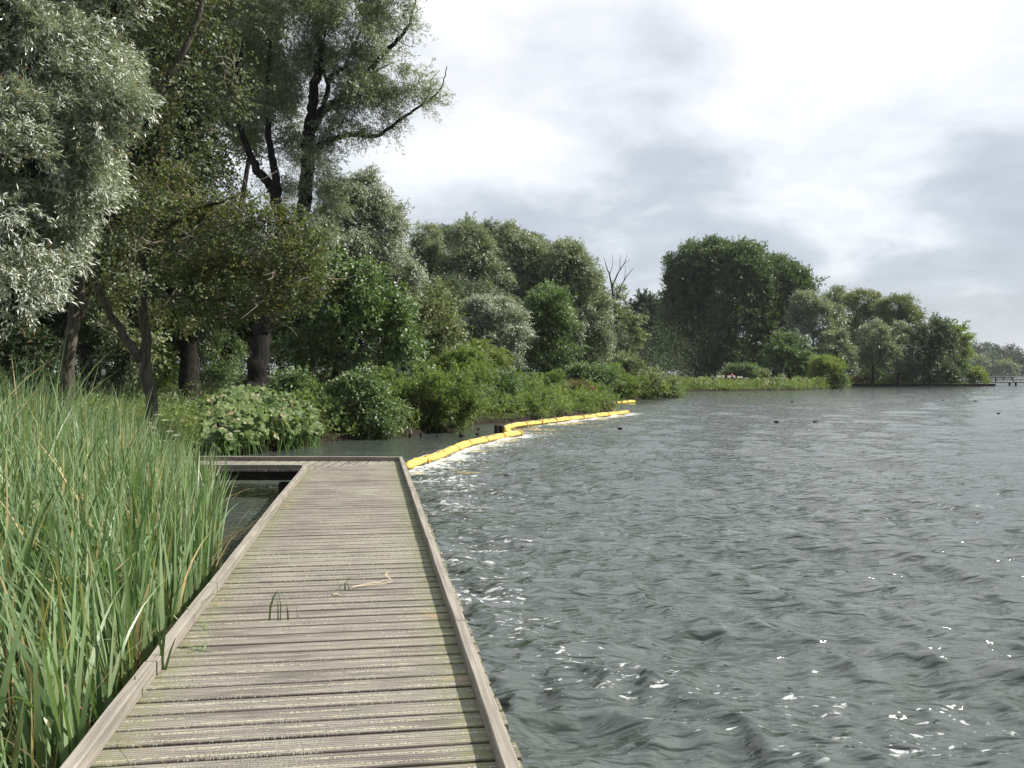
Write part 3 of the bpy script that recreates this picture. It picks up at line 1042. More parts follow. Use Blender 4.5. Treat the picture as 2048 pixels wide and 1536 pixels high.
def leaf_mesh(name, C, Rr, O, n, st, d, rng, Lmul=1.0):
    """C clump centres, Rr clump radii, O outward directions, n leaves in all"""
    k = len(C)
    T = st['T']
    L0_ = max(st['L'] * Lmul, (2.2 if d < 50 else 1.8) * PXM * d)
    W0_ = max(L0_ * st['w'], 0.7 * PXM * d)
    td = unit(O[:, None, :] * 0.75 + rng.normal(size=(k, T, 3)) * st['spread'] + np.array(st['wind']))
    ts = C[:, None, :] + rng.normal(size=(k, T, 3)) * (Rr[:, None, None] * 0.38) * np.array((1, 1, 0.8))
    wc = Rr ** 2
    ci = rng.choice(k, size=n, p=wc / wc.sum())
    ti = rng.integers(0, T, size=n)
    s = rng.random(n) ** 0.8
    D = td[ci, ti]
    r = Rr[ci]
    pos = ts[ci, ti] + D * (r * s * 0.95)[:, None]
    pos[:, 2] -= st['droop'] * r * s * s * 0.9
    pos += rng.normal(size=(n, 3)) * (r * 0.07)[:, None]
    ld_ = unit(D + rng.normal(size=(n, 3)) * 0.55 + np.array((0, 0, -st['droop'] * 0.9)) * (0.3 + s)[:, None])
    sd_ = unit(np.cross(ld_, unit(rng.normal(size=(n, 3)) * 0.6 + np.array((0.35, -0.25, 0.7)))))
    sd_ = sd_ * np.where(rng.random(k) < 0.42, -1.0, 1.0)[ci][:, None]      # the wind turns whole sprays over
    nn = np.cross(ld_, sd_)
    sz = rng.uniform(0.65, 1.2, n)
    L_, W_ = (L0_ * sz)[:, None], (W0_ * sz)[:, None] * 0.5
    Vv = np.empty((n, 4, 3), dtype=np.float32)
    Vv[:, 0] = pos
    Vv[:, 1] = pos + ld_ * L_ * 0.48 + sd_ * W_ + nn * W_ * 0.25
    Vv[:, 2] = pos + ld_ * L_ - nn * L_ * 0.08
    Vv[:, 3] = pos + ld_ * L_ * 0.48 - sd_ * W_ + nn * W_ * 0.25
    Q_ = np.arange(n * 4, dtype=np.int32).reshape(n, 4)
    ct = rng.random(k)
    tint = np.clip(0.5 * ct[ci] + 0.55 * rng.random(n), 0, 1)
    oc = rng.random(k)
    odd = np.clip(0.75 * rng.random(n) + 0.25 * oc[ci] + 0.06, 0, 1)
    odd = np.argsort(np.argsort(odd)) / n
    return np_mesh(name, Vv.reshape(-1, 3), Q_, {'tint': tint, 'odd': odd})


def blob_pts(bl, dens, rng, hollow=0.55, loose=0.45, lob=1.0):
    """clump centres in ellipsoids given as (centre xyz, radii xyz)"""
    Cs, Os, Ws = [], [], []
    allc = np.array([b_[0] for b_ in bl])
    for c, r in bl:
        c, r = np.array(c), np.array(r)
        n = max(3, int(dens * (r[0] * r[1] * r[2]) ** (2 / 3)))
        # foliage gathers in lobes around the shell
        LB_ = abs(lob)
        G = max(6, int(n / 7 / LB_))
        gu = unit(rng.normal(size=(G, 3)) + np.array((0, 0, .25)))
        gq = hollow + (0.92 - hollow) * rng.random(G) ** 0.5
        gc = gu * gq[:, None]
        gi = rng.integers(0, G, n)
        gr = rng.uniform(.18, .38, G) * LB_
        gc = gc * rng.uniform(.82, 1.16, G)[:, None]
        lo = unit(rng.normal(size=(n, 3)))
        lo = lo * np.array((.6, .6, 1.8)) if lob < 0 else lo
        lo[:, 2] = np.abs(lo[:, 2]) * np.where(rng.random(n) < .7, 1, -1)
        u0 = gc[gi] + lo * (gr[gi] * rng.random(n) ** .4)[:, None]
        fr = unit(rng.normal(size=(n, 3))) * (hollow + (1 - hollow) * rng.random(n) ** .6)[:, None]
        u0 = np.where(rng.random(n)[:, None] < loose, fr, u0)
        u0 = u0 * np.where(rng.random(n) < .09, rng.uniform(1.05, 1.35, n), 1.0)[:, None]      # a few shoots stand out
        P_ = c + u0 * r + (lo * np.array((.10, 0, .02)) + np.array((.04, 0, .03)) * rng.random(n)[:, None]) * r
        u = unit(u0 + lo * .35)
        Cs.append(P_)
        Os.append(unit(u * 0.8 + unit((P_ - allc.mean(0)) * np.array((1, 1, 0.7))) * 0.4))
    return np.vstack(Cs), np.vstack(Os)


def grow(limbs, C, rng, r_tip, seg=5, maxb=500, rmul=1.0):
    """branches from the drawn limbs to the clump centres; returns polylines with radii"""
    nodes, nrad = [], []
    lines = []
    for pts, r0, r1 in limbs:
        P_ = np.array(pts, float)
        t = np.linspace(0, 1, len(P_))
        m_ = max(len(P_) * 4, 8)
        tt = np.linspace(0, 1, m_)
        # smooth the drawn line a little
        S = np.stack([np.interp(tt, t, P_[:, k]) for k in range(3)], 1)
        for _ in range(2):
            S[1:-1] = (S[:-2] + 2 * S[1:-1] + S[2:]) / 4
        wob = rng.normal(size=S.shape) * 0.10 * (r0 + r1)
        wob[0] = 0
        S = S + wob
        rr = r0 + (r1 - r0) * tt ** 0.8
        lines.append((S, rr))
        nodes += list(S[1:])
        nrad += list(rr[1:])
    nodes, nrad = np.array(nodes), np.array(nrad)
    root = nodes[0].copy()
    order = np.argsort(np.array([np.min(np.linalg.norm(nodes - c, axis=1)) for c in C]))
    if len(order) > maxb:
        order = np.sort(rng.choice(order, maxb, replace=False))
        order = order[np.argsort(np.array([np.min(np.linalg.norm(nodes - C[i], axis=1)) for i in order]))]
    for i in order:
        c = C[i]
        dd = np.linalg.norm(nodes - c, axis=1)
        # prefer a start that lies below and inwards of the target
        pen = np.maximum(nodes[:, 2] - c[2] + 0.1, 0) * 0.6
        j = int(np.argmin(dd + pen + 0.0 * nrad))
        p0, L_ = nodes[j], dd[j]
        if L_ < 0.05:
            continue
        r0 = min(nrad[j] * 0.72, (0.010 + 0.011 * L_) * rmul)
        r0 = max(r0, r_tip)
        tt = np.linspace(0, 1, seg + 1)
        out = unit(np.array(((p0 - root)[0], (p0 - root)[1], 0.0)) + 1e-6)
        mid = (p0 + c) / 2 + np.array((0, 0, 0.13 * L_)) + rng.normal(size=3) * 0.09 * L_
        S = ((1 - tt) ** 2)[:, None] * p0 + (2 * tt * (1 - tt))[:, None] * mid + (tt ** 2)[:, None] * c
        S[1:-1] += rng.normal(size=(seg - 1, 3)) * 0.025 * L_
        rr = r0 + (r_tip - r0) * tt
        lines.append((S, rr))
        nodes = np.vstack([nodes, S[1:]])
        nrad = np.append(nrad, rr[1:])
    return lines


def tubes_mesh(name, lines, n_big=9, n_small=5, flare=None):
    Vs, Fs, b = [], [], 0
    for S, rr in lines:
        n = n_big if rr[0] > 0.05 else n_small if rr[0] > 0.012 else 3
        m_ = len(S)
        T_ = np.gradient(S, axis=0)
        T_ = unit(T_)
        ref = np.array((0.31, 0.17, 0.93)) if abs(T_[:, 2]).mean() < 0.8 else np.array((0.95, 0.2, 0.1))
        A_ = unit(np.cross(T_, ref))
        B_ = np.cross(T_, A_)
        w = np.arange(n) * 2 * math.pi / n
        rad_ = np.asarray(rr)[:, None, None]
        if n == n_big:
            rad_ = rad_ * (1 + 0.09 * np.sin(w * 3 + 1.1)[None, :, None] + 0.06 * np.sin(w * 5)[None, :, None])
        ring = S[:, None, :] + rad_ * (np.cos(w)[None, :, None] * A_[:, None, :] + np.sin(w)[None, :, None] * B_[:, None, :])
        Vs.append(ring.reshape(-1, 3))
        i = np.arange(m_ - 1)[:, None] * n + np.arange(n)[None, :]
        i2 = np.arange(m_ - 1)[:, None] * n + (np.arange(n)[None, :] + 1) % n
        Fs.append((np.stack([i, i2, i2 + n, i + n], -1) + b).reshape(-1, 4))
        b += m_ * n
    return np_mesh(name, np.vstack(Vs), np.vstack(Fs), smooth_=True)


LEAVES = [0]
COVM = 1.75


def tree(name, label, cat, d, blobs, limbs, sty, leaf, bark='bark_dark', group=None, dens=1.0, cov=1.0, cl=1.0, seed=1, up=None, mat_crown='crown',
         depth=1.0, twigs=0, maxb=350, tip=0.006, hollow=0.55, Lmul=1.0, sink=True, rmul=1.0):
    """blobs: (px, py, rx, ry[, nearer-farther metres]) in photograph pixels at distance d; limbs: ([(px, py[, dd]), ...], r0, r1)"""
    rng = np.random.default_rng(seed)
    st = STY[sty]
    if d > 50:
        dens, cov = dens * 1.6, cov * 1.5
    bl, area = [], 0
    for b_ in blobs:
        px, py, rx, ry = b_[:4]
        dd = b_[4] if len(b_) > 4 else 0.0
        q = d + dd
        c = at(px, py, q)
        r = (rx / F * q, min(rx, ry * 1.3) / F * q * depth, ry / F * q)
        bl.append((c, r))
        area += math.pi * r[0] * r[2]
    cr_ = st['clump'] * cl * max(1.0, (d / 30.0) ** 0.5)
    bl2 = [(c, tuple(max(0.15, x * 1.12 - cr_ * 0.5) for x in r)) for c, r in bl]
    C, O = blob_pts(bl2, 11 * dens / cr_ ** 2, rng, hollow, 0.45 if sty == 'poplar' else 0.15, -.8 if sty == 'poplar' else 0.85 if d > 50 else 1.0)
    gz = ground_z(C[:, 0], C[:, 1])
    ok = C[:, 2] > gz + 0.02 if sink else np.ones(len(C), bool)
    ok &= C[:, 2] > 0.05
    C, O = C[ok], O[ok]
    Rr = cr_ * rng.uniform(0.6, 1.25, len(C))
    L_ = max(st['L'] * Lmul, (2.2 if d < 50 else 1.8) * PXM * d)
    W_ = max(L_ * st['w'], 0.7 * PXM * d)
    n = int(COVM * st['cov'] * cov * area / (0.42 * L_ * W_))
    LEAVES[0] += n
    LL = []
    for pts, r0, r1 in limbs:
        LL.append(([at(p[0], p[1], d + (p[2] if len(p) > 2 else 0)) for p in pts], r0, r1))
    base = LL[0][0][0].copy()
    g0 = float(ground_z(base[0], base[1]))
    if LL[0][1] > 0 and sink:                      # carry the trunk down into the ground
        LL[0][0].insert(0, np.array((base[0], base[1], max(g0, -0.5) - 0.25)))
        if base[2] < g0 + 0.3:
            LL[0][0].pop(1)
    root = empty(name, (base[0], base[1], max(g0, -0.3)))
    tag(root, label, cat, group)
    put(mat_crown, leaf_mesh(mat_crown, C, Rr, O, n, st, d, rng, Lmul), root, M[leaf])
    lines = grow(LL, C, rng, max(tip, 0.30 * PXM * d), maxb=maxb, rmul=rmul)
    put('trunk' if cat == 'tree' else 'stems', tubes_mesh('trunk', lines), root, M[bark])
    if twigs:                                      # bare dead twigs between the leaves
        tw = []
        for _ in range(twigs):
            S, rr_ = lines[rng.integers(0, len(lines))]
            p_ = S[rng.integers(1, len(S))]
            v = unit(np.array((rng.normal() * .8 + .3, rng.normal() * .7 - .4, rng.normal() * .6 + .15)))
            L1 = rng.uniform(.5, 1.5)
            for f_ in range(3):
                k_ = 7
                q = [p_.copy()]
                vv = v.copy()
                for j in range(k_):
                    vv = unit(vv + rng.normal(size=3) * .30)
                    q.append(q[-1] + vv * L1 / k_)
                tw.append((np.array(q), np.linspace(.013, .005, k_ + 1) * d / 20))
                p_ = q[rng.integers(2, 5)]
                v = unit(v + rng.normal(size=3) * .7)
                L1 *= .6
        tag(put('twigs', tubes_mesh('twigs', tw), root, M['twig_pale']), kind='stuff')
    return root
# ------------------------------------------------------------------ trees and shrubs
# silver leaved tree at the left edge, its trunk stands outside the picture
tree('silver_willow', 'tall silvery leaved willow filling the top left corner of the photo', 'tree', 14.5,
     [(40, 120, 130, 140), (150, 60, 110, 120, .6), (60, 300, 140, 120, -.4), (160, 190, 90, 90), (150, 330, 85, 80, .3), (40, 450, 130, 90, -.3), (150, 430, 75, 70, .3), (40, 560, 80, 60, -.6),
      (-150, 60, 160, 200), (-150, 350, 150, 160), (60, -160, 190, 150), (215, -60, 80, 90, .8)],
     [([(-210, 860), (-190, 640), (-130, 420), (-60, 250), (-10, 60), (20, -120)], .20, .05), ([(-140, 450), (-50, 360), (40, 290), (110, 240)], .08, .03),
      ([(-180, 600), (-80, 520), (20, 470), (110, 430)], .07, .025), ([(-60, 250), (40, 150), (130, 60)], .06, .02)],
     'silver', 'leaf_silver', 'bark_grey', cov=.95, seed=3, cl=.85, tip=.004)

tree('slender_tree', 'slender pale trunked tree rising from the reeds with forked stem and sparse leaves', 'tree', 17.0,
     [(210, 470, 70, 50), (330, 90, 90, 80, .8), (300, 190, 70, 60, .5), (380, 290, 55, 45, .2), (290, 290, 60, 45), (270, 390, 60, 40), (230, 560, 60, 40), (420, 170, 70, 55, .6), (260, 10, 80, 60, .5), (400, 30, 90, 60, .8), (330, -110, 150, 90, .8)],
     [([(127, 815), (141, 681), (150, 631), (159, 556), (172, 519), (183, 462), (205, 410), (238, 360), (250, 300), (262, 258), (322, 208), (327, 168), (372, 105), (400, 20), (410, -80)], .135, .05),
      ([(147, 655), (165, 632), (176, 606), (183, 575)], .055, .02), ([(240, 360), (265, 320), (290, 312), (330, 330)], .04, .01), ([(327, 178), (390, 150), (425, 150), (470, 165)], .035, .01),
      ([(262, 258), (240, 190), (230, 90), (245, -20)], .06, .02)],
     'alder', 'leaf_dull', 'bark_grey', cov=.42, seed=5, cl=.8, maxb=260, twigs=46)

tree('alder_tree', 'crooked alder with olive brown leaves and bare twisting twigs spreading over the bank', 'tree', 21.0,
     [(330, 440, 100, 45), (450, 425, 110, 45), (560, 440, 60, 30), (400, 505, 130, 45), (520, 500, 110, 38), (600, 475, 45, 22), (470, 560, 140, 42), (590, 560, 70, 38, .4), (440, 615, 130, 38), (560, 620, 70, 30, .4),
      (250, 500, 60, 50, .5), (230, 585, 60, 35, .5), (320, 380, 70, 40, .6), (610, 600, 45, 28, .2), (330, 640, 70, 30, 1)],
     [([(304, 800), (290, 741), (290, 665), (287, 600), (290, 550), (284, 516), (300, 497), (319, 469), (344, 444), (390, 419), (460, 395), (500, 382)], .15, .035),
      ([(285, 720), (250, 675), (219, 625), (200, 587), (187, 540), (180, 480)], .12, .05), ([(288, 590), (325, 594), (372, 590), (400, 602), (470, 600)], .045, .012),
      ([(319, 469), (370, 472), (440, 455), (520, 440), (590, 455)], .045, .012), ([(290, 550), (360, 545), (450, 530), (540, 540), (620, 560)], .05, .012), ([(284, 516), (262, 470), (270, 430), (300, 400)], .03, .01)],
     'alder', 'leaf_alder', 'bark_grey', cov=.55, seed=8, cl=.72, maxb=420, rmul=.9, twigs=70)

tree('big_willow', 'huge old willow with dark flared trunk and one long limb reaching over the lake', 'tree', 30.0,
     [(560, 60, 110, 110), (470, 90, 80, 110, 1), (690, 70, 100, 90), (770, 40, 55, 60), (640, 170, 90, 80), (540, 200, 90, 90, .8), (720, 160, 60, 50), (745, 215, 75, 36), (815, 200, 60, 38), (850, 170, 32, 32), (740, 272, 60, 22), (690, 250, 50, 45), (800, 250, 36, 16),
      (640, 340, 55, 70), (620, 430, 60, 60), (560, 330, 60, 70, 1), (480, 230, 60, 70, 1), (640, 480, 40, 30), (795, 110, 30, 40), (650, -100, 200, 120), (800, -60, 70, 60), (480, -60, 130, 110, 1), (440, 180, 50, 60, 1)],
     [([(508, 800), (514, 740), (524, 666), (552, 590), (588, 520), (604, 460), (614, 360), (617, 290), (619, 250), (622, 215), (634, 170), (640, 90), (640, -20), (650, -120)], .40, .10),
      ([(618, 262), (639, 225), (670, 206), (695, 181), (732, 147), (764, 109), (795, 81), (814, 57), (826, 26), (832, -6)], .19, .02),
      ([(645, 222), (656, 180), (660, 150), (689, 138), (701, 100), (726, 56), (757, 5)], .10, .02), ([(618, 300), (639, 290), (670, 275), (707, 267), (754, 274), (779, 256), (811, 232), (842, 212), (876, 187), (889, 160), (893, 132)], .12, .012),
      ([(594, 500), (560, 430), (545, 378), (514, 337), (495, 297), (479, 255), (470, 180), (480, 80)], .22, .05), ([(554, 405), (552, 350), (540, 297), (537, 244), (532, 175), (540, 80)], .17, .05),
      ([(657, 172), (640, 120), (650, 60), (680, -10)], .07, .02), ([(732, 147), (760, 138), (783, 126)], .05, .012), ([(842, 212), (860, 185), (862, 158), (880, 140)], .03, .008), ([(795, 81), (815, 92), (832, 94)], .02, .006)],
     'willow', 'leaf_willow', cov=.58, seed=11, cl=.85, maxb=520, Lmul=1.15, tip=.005)

# darker trees inside the wood, behind the first row
wood = [
    (60, 36, [(60, 250, 190, 260), (60, -80, 200, 200), (-160, 200, 150, 260), (90, 560, 120, 120), (0, 640, 100, 90)], [(70, 790), (60, 600), (70, 300), (60, 0)], .32, 'dark tree standing in shade at the far left of the wood'),
    (250, 33, [(290, 230, 130, 190), (260, -60, 180, 180), (230, 480, 130, 110), (220, 610, 90, 80)], [(176, 790), (178, 640), (230, 400), (270, 100)], .42, 'broad black trunked tree in the shade behind the slender pale tree'),
    (400, 37, [(400, 250, 110, 150), (400, 20, 140, 160), (370, 480, 110, 80), (380, 600, 110, 60), (480, 560, 60, 60, 2)], [(378, 800), (380, 660), (395, 450), (400, 150)], .50, 'thick straight dark trunk standing between the alder and the big willow'),
    (480, 46, [(480, 120, 80, 170), (440, -100, 150, 140), (470, 520, 80, 70), (520, 600, 90, 60)], [(446, 790), (450, 600), (500, 300), (520, 60)], .22, 'dark tree deep in the wood just left of the big willow'),
    (200, 52, [(180, 560, 180, 130), (150, 350, 180, 150), (330, 650, 150, 70), (0, 620, 150, 90)], [(240, 780), (240, 600), (200, 400)], .25, 'shadowy tree at the very back of the wood on the left'),
    (700, 50, [(720, 650, 110, 70), (800, 690, 70, 50), (640, 690, 90, 50)], [(720, 770), (722, 700), (720, 640)], .2, 'shaded tree behind the green maple'),
    (560, 50, [(560, 620, 110, 90), (600, 540, 70, 70), (480, 650, 80, 60)], [(610, 770), (600, 650), (590, 500)], .25, 'dark tree at the back seen below the crown of the big willow'),
]
for i, (px, d, bl, tr, r, lab) in enumerate(wood):
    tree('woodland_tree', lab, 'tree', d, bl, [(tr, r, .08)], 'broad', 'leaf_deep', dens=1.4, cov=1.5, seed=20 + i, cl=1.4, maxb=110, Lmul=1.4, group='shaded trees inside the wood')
tree('ivy_stump_tree', 'short dark leaning trunk below the green maple in the wood', 'tree', 34,
     [(660, 620, 70, 40), (600, 660, 60, 40)], [([(612, 778), (622, 740), (640, 700), (660, 640)], .22, .10), ([(585, 778), (592, 740), (600, 700), (596, 640)], .14, .06)], 'broad', 'leaf_deep', seed=31, cov=.8)

tree('tall_silver_willow', 'feathery pale grey willow standing just right of the big willow crown', 'tree', 42,
     [(700, 440, 50, 85), (735, 400, 34, 55), (765, 480, 45, 75), (795, 540, 36, 62), (720, 540, 70, 70), (680, 530, 50, 70), (810, 600, 26, 40), (660, 420, 30, 55), (700, 370, 18, 22)],
     [([(690, 780), (690, 650), (700, 540), (710, 420)], .25, .05), ([(695, 640), (740, 560), (765, 480)], .10, .04), ([(700, 600), (770, 560), (795, 530)], .08, .03)],
     'silver', 'leaf_silver', cov=1.3, seed=41, cl=.8, Lmul=1.0, dens=1.6)
tree('green_maple', 'dense dark green broadleaf tree with pale leaf tips over the shrubs by the bank', 'tree', 32,
     [(660, 545, 50, 45), (720, 580, 60, 50), (670, 620, 70, 45), (760, 620, 60, 45), (640, 670, 50, 30), (730, 680, 90, 40), (800, 660, 40, 45), (640, 710, 70, 24), (720, 725, 70, 22), (800, 600, 32, 32), (540, 700, 30, 22, 1), (590, 690, 40, 24, .5), (820, 720, 40, 40)],
     [([(668, 800), (672, 730), (690, 650), (700, 570)], .17, .05), ([(676, 720), (730, 670), (780, 620)], .07, .03)],
     'broad', 'leaf_green', cov=.85, seed=43, cl=.85, Lmul=1.35)
tree('olive_sallow', 'olive green sallow between the maple and the silvery willow behind the bank', 'tree', 38,
     [(860, 640, 50, 45), (900, 690, 55, 45), (850, 700, 50, 50), (940, 720, 30, 34), (880, 600, 30, 30)],
     [([(870, 790), (870, 700), (880, 640)], .12, .04)], 'broad', 'leaf_olive', cov=.85, seed=44, cl=.9)

mid = [
    ('wind_blown_willow', 'farthest wind blown willow filling the gaps between the others of the group', 90,
     [(880, 570, 60, 60), (960, 560, 60, 56), (1060, 570, 60, 60), (1140, 600, 60, 60), (1000, 640, 120, 60), (1170, 690, 70, 50), (900, 495, 55, 40), (975, 488, 50, 34), (1050, 505, 50, 34), (1100, 520, 50, 34)], [(1010, 740), (1010, 640), (1000, 540)], 'leaf_willow_dark', 1.2),
    ('wind_blown_willow', 'leftmost wind blown willow of the tall group behind the bank, partly see-through', 78,
     [(850, 495, 36, 42), (830, 540, 30, 60), (870, 560, 40, 50), (860, 470, 22, 20)], [(868, 740), (866, 620), (858, 500)], 'leaf_willow', .8),
    ('wind_blown_willow', 'highest wind blown willow of the group with a peaked top behind the bank', 76,
     [(928, 478, 28, 36), (950, 510, 42, 44), (915, 540, 34, 50), (980, 560, 44, 44), (940, 600, 44, 44), (934, 450, 14, 16)], [(955, 740), (955, 620), (935, 490)], 'leaf_willow', 1.0),
    ('wind_blown_willow', 'rounded wind blown willow right of the peaked willow top', 79,
     [(1010, 480, 30, 28), (1045, 510, 46, 38), (1030, 560, 50, 48), (1075, 540, 34, 48), (1060, 610, 44, 40)], [(1035, 740), (1035, 620), (1030, 500)], 'leaf_willow', 1.0),
    ('wind_blown_willow', 'broad wind blown willow with steep right side ending the tall group', 77,
     [(1130, 515, 34, 34), (1165, 560, 38, 52), (1120, 570, 40, 50), (1185, 630, 34, 50), (1150, 650, 42, 48), (1200, 690, 28, 36), (1145, 495, 20, 14)], [(1150, 740), (1150, 620), (1140, 520)], 'leaf_willow', 1.0),
    ('dark_willow', 'dark shaded willow low between the silvery bush and the peaked willow', 72,
     [(900, 610, 60, 50), (990, 650, 60, 60), (1040, 700, 50, 40)], [(985, 750), (985, 700), (980, 640)], 'leaf_willow_dark', 1.0),
]
for i, (nm, lab, d, bl, tr, lf, cv) in enumerate(mid):
    tree(nm, lab, 'tree', d, bl, [(tr, .30, .08)], 'willow', lf, cov=cv, seed=50 + i, cl=.78, maxb=160, group='willows behind the bank' if nm == 'wind_blown_willow' else None)
tree('silvery_bush_willow', 'low silvery grey willow leaning over the bank in front of the taller willows', 'tree', 58,
     [(960, 620, 40, 28), (1000, 630, 46, 30), (935, 655, 40, 36), (1010, 670, 48, 36), (970, 690, 50, 36), (1020, 720, 34, 24)], [([(985, 760), (985, 700), (970, 630)], .15, .04)],
     'silver', 'leaf_silver', cov=.85, seed=61, cl=.7)
tree('ash_tree', 'bright green leafy tree in front of the dark end of the willow group', 'tree', 60,
     [(1090, 600, 36, 30), (1110, 640, 42, 40), (1075, 650, 36, 50), (1120, 690, 32, 40), (1080, 710, 44, 34), (1115, 735, 34, 22)], [([(1093, 765), (1093, 700), (1095, 600)], .16, .04)],
     'broad', 'leaf_green', cov=.9, seed=62, cl=.8)
tree('half_dead_tree', 'half dead tree with bare forked branches sticking up right of the willow group', 'tree', 92,
     [(1225, 610, 14, 22), (1240, 580, 8, 12), (1235, 650, 20, 30), (1265, 660, 18, 22), (1250, 695, 26, 16), (1225, 700, 20, 26), (1272, 640, 10, 10)],
     [([(1232, 760), (1230, 700), (1232, 630), (1224, 578), (1220, 550), (1212, 535), (1209, 515)], .22, .02), ([(1224, 574), (1236, 545), (1250, 525), (1254, 508)], .09, .015), ([(1232, 600), (1243, 570), (1255, 550), (1268, 535)], .09, .015),
      ([(1219, 550), (1226, 530), (1224, 508)], .045, .012), ([(1240, 540), (1240, 520), (1243, 508)], .04, .012), ([(1248, 562), (1251, 545), (1250, 530)], .04, .012), ([(1248, 528), (1256, 522), (1262, 516)], .03, .01), ([(1232, 690), (1255, 665), (1272, 640)], .06, .02)],
     'far', 'leaf_olive', 'bark_dead', cov=.8, seed=63, cl=.55, Lmul=1.0, maxb=60, tip=.01)

# behind the meadow
tree('poplar_tree', 'tallest dark green poplar, the left dome of the clump behind the meadow', 'tree', 150,
     [(1385, 560, 40, 60), (1420, 540, 50, 55), (1345, 640, 30, 60), (1400, 650, 50, 70), (1350, 560, 26, 50), (1430, 500, 34, 18), (1375, 510, 26, 20), (1390, 725, 55, 30)],
     [([(1395, 762), (1395, 680), (1400, 560)], .6, .15)], 'poplar', 'leaf_poplar', cov=1.15, seed=71, cl=.5, hollow=.25, depth=.8, group='poplars behind the meadow')
tree('poplar_tree', 'wide poplar forming the middle and top of the clump behind the meadow', 'tree', 147,
     [(1480, 540, 55, 50), (1510, 560, 50, 50), (1470, 620, 55, 60), (1440, 690, 50, 50), (1480, 505, 34, 16), (1520, 640, 40, 50)],
     [([(1470, 762), (1468, 700), (1475, 570)], .6, .15)], 'poplar', 'leaf_poplar', cov=1.15, seed=72, cl=.5, hollow=.25, depth=.8, group='poplars behind the meadow')
tree('poplar_tree', 'sloping right hand poplar of the clump with a gap of light below its crown', 'tree', 149,
     [(1560, 560, 44, 42), (1590, 580, 36, 40), (1545, 620, 46, 56), (1530, 690, 30, 50), (1610, 590, 20, 24), (1555, 528, 26, 16), (1580, 645, 30, 30)],
     [([(1537, 762), (1538, 700), (1560, 580)], .5, .12)], 'poplar', 'leaf_poplar', cov=1.15, seed=73, cl=.5, hollow=.25, depth=.8, group='poplars behind the meadow')
tree('backwood_tree', 'dark tree closing the gap between the dead tree and the poplars', 'tree', 175,
     [(1290, 650, 40, 56), (1330, 660, 34, 60), (1260, 680, 30, 60), (1305, 720, 50, 34), (1300, 606, 26, 16)], [([(1300, 758), (1300, 640)], .5, .1)], 'far', 'leaf_deep', cov=.9, seed=74, depth=.8, group='dark wood behind the meadow')
tree('backwood_tree', 'deeply shaded tree right behind the foot of the poplars', 'tree', 172,
     [(1400, 700, 60, 50), (1480, 720, 70, 40), (1560, 720, 60, 40), (1370, 630, 40, 60)], [([(1440, 758), (1440, 660)], .5, .1)], 'far', 'leaf_deep', cov=1.1, seed=75, depth=.8, group='dark wood behind the meadow')
right = [
    ('silvery willow leaning beside the right end of the poplar clump', 140, [(1610, 612, 34, 26), (1640, 640, 40, 36), (1600, 650, 30, 40), (1650, 690, 30, 30)], 'leaf_willow', 'willow'),
    ('grey green willow top showing behind the silvery one right of the poplars', 158, [(1665, 600, 26, 24), (1690, 630, 32, 34), (1700, 670, 34, 34)], 'leaf_willow', 'willow'),
    ('olive willow in the middle of the row above the jetty', 154, [(1725, 605, 30, 22), (1745, 640, 34, 36), (1735, 690, 40, 40)], 'leaf_olive', 'willow'),
    ('highest rounded olive willow of the row above the jetty', 150, [(1790, 615, 36, 24), (1815, 640, 30, 34), (1780, 660, 36, 34), (1800, 700, 40, 40)], 'leaf_olive', 'willow'),
    ('pale fluffy willow lower down in front of the olive willows', 138, [(1745, 668, 28, 22), (1725, 700, 28, 30), (1765, 710, 34, 30)], 'leaf_willow', 'willow'),
    ('second pale fluffy willow standing lower, right of the first one', 139, [(1790, 670, 20, 22), (1800, 710, 24, 34)], 'leaf_willow', 'willow'),
    ('sparse grey willow above the round waterside bush', 136, [(1672, 680, 24, 22), (1665, 715, 30, 26), (1690, 720, 22, 30)], 'leaf_willow', 'willow'),
    ('dark broad tree near the right end of the row above the jetty', 140, [(1860, 665, 36, 26), (1880, 700, 36, 34), (1840, 710, 36, 36), (1855, 740, 44, 20)], 'leaf_willow_dark', 'far'),
    ('yellow green tree at the right end of the row above the jetty', 144, [(1905, 672, 22, 22), (1920, 700, 18, 30), (1890, 660, 20, 14)], 'leaf_lime', 'far'),
    ('bright green low tree in front of the poplars, left of the round bush', 128, [(1565, 695, 30, 24), (1590, 710, 30, 26), (1545, 715, 22, 26), (1580, 738, 44, 18), (1605, 690, 16, 14)], 'leaf_green', 'far'),
    ('shaded tree filling the row behind the pale willows', 162, [(1700, 720, 80, 34), (1820, 730, 80, 30), (1640, 720, 50, 40)], 'leaf_deep', 'far'),
]
for i, (lab, d, bl, lf, sty) in enumerate(right):
    x0 = sum(b_[0] for b_ in bl) / len(bl)
    tree('lakeside_tree', lab, 'tree', d, bl, [([(x0, 764), (x0 + 2, 720), (x0, min(b_[1] for b_ in bl) + 15)], .28, .08)], sty, lf, cov=.95, seed=80 + i, cl=.62 if sty == 'willow' else .62, maxb=50, depth=.8, group='trees around the jetty')

# shrubs: (px, top, bottom, half width, distance, material, style, label)
def shrub(name, label, d, bl, leaf, sty='herb', seed=1, cov=1.0, cl=1.0, group=None, Lmul=1.0, hollow=.35, cat='shrub'):
    x0, y1 = bl[0][0], max(b_[1] + b_[3] for b_ in bl)
    lim = [([(x0, y1), (x0, bl[0][1])], .03, .01)]
    return tree(name, label, cat, d, bl, lim, sty, leaf, 'bark_dark', cov=cov, seed=seed, cl=cl, maxb=26, group=group, Lmul=Lmul, hollow=hollow, mat_crown='foliage')


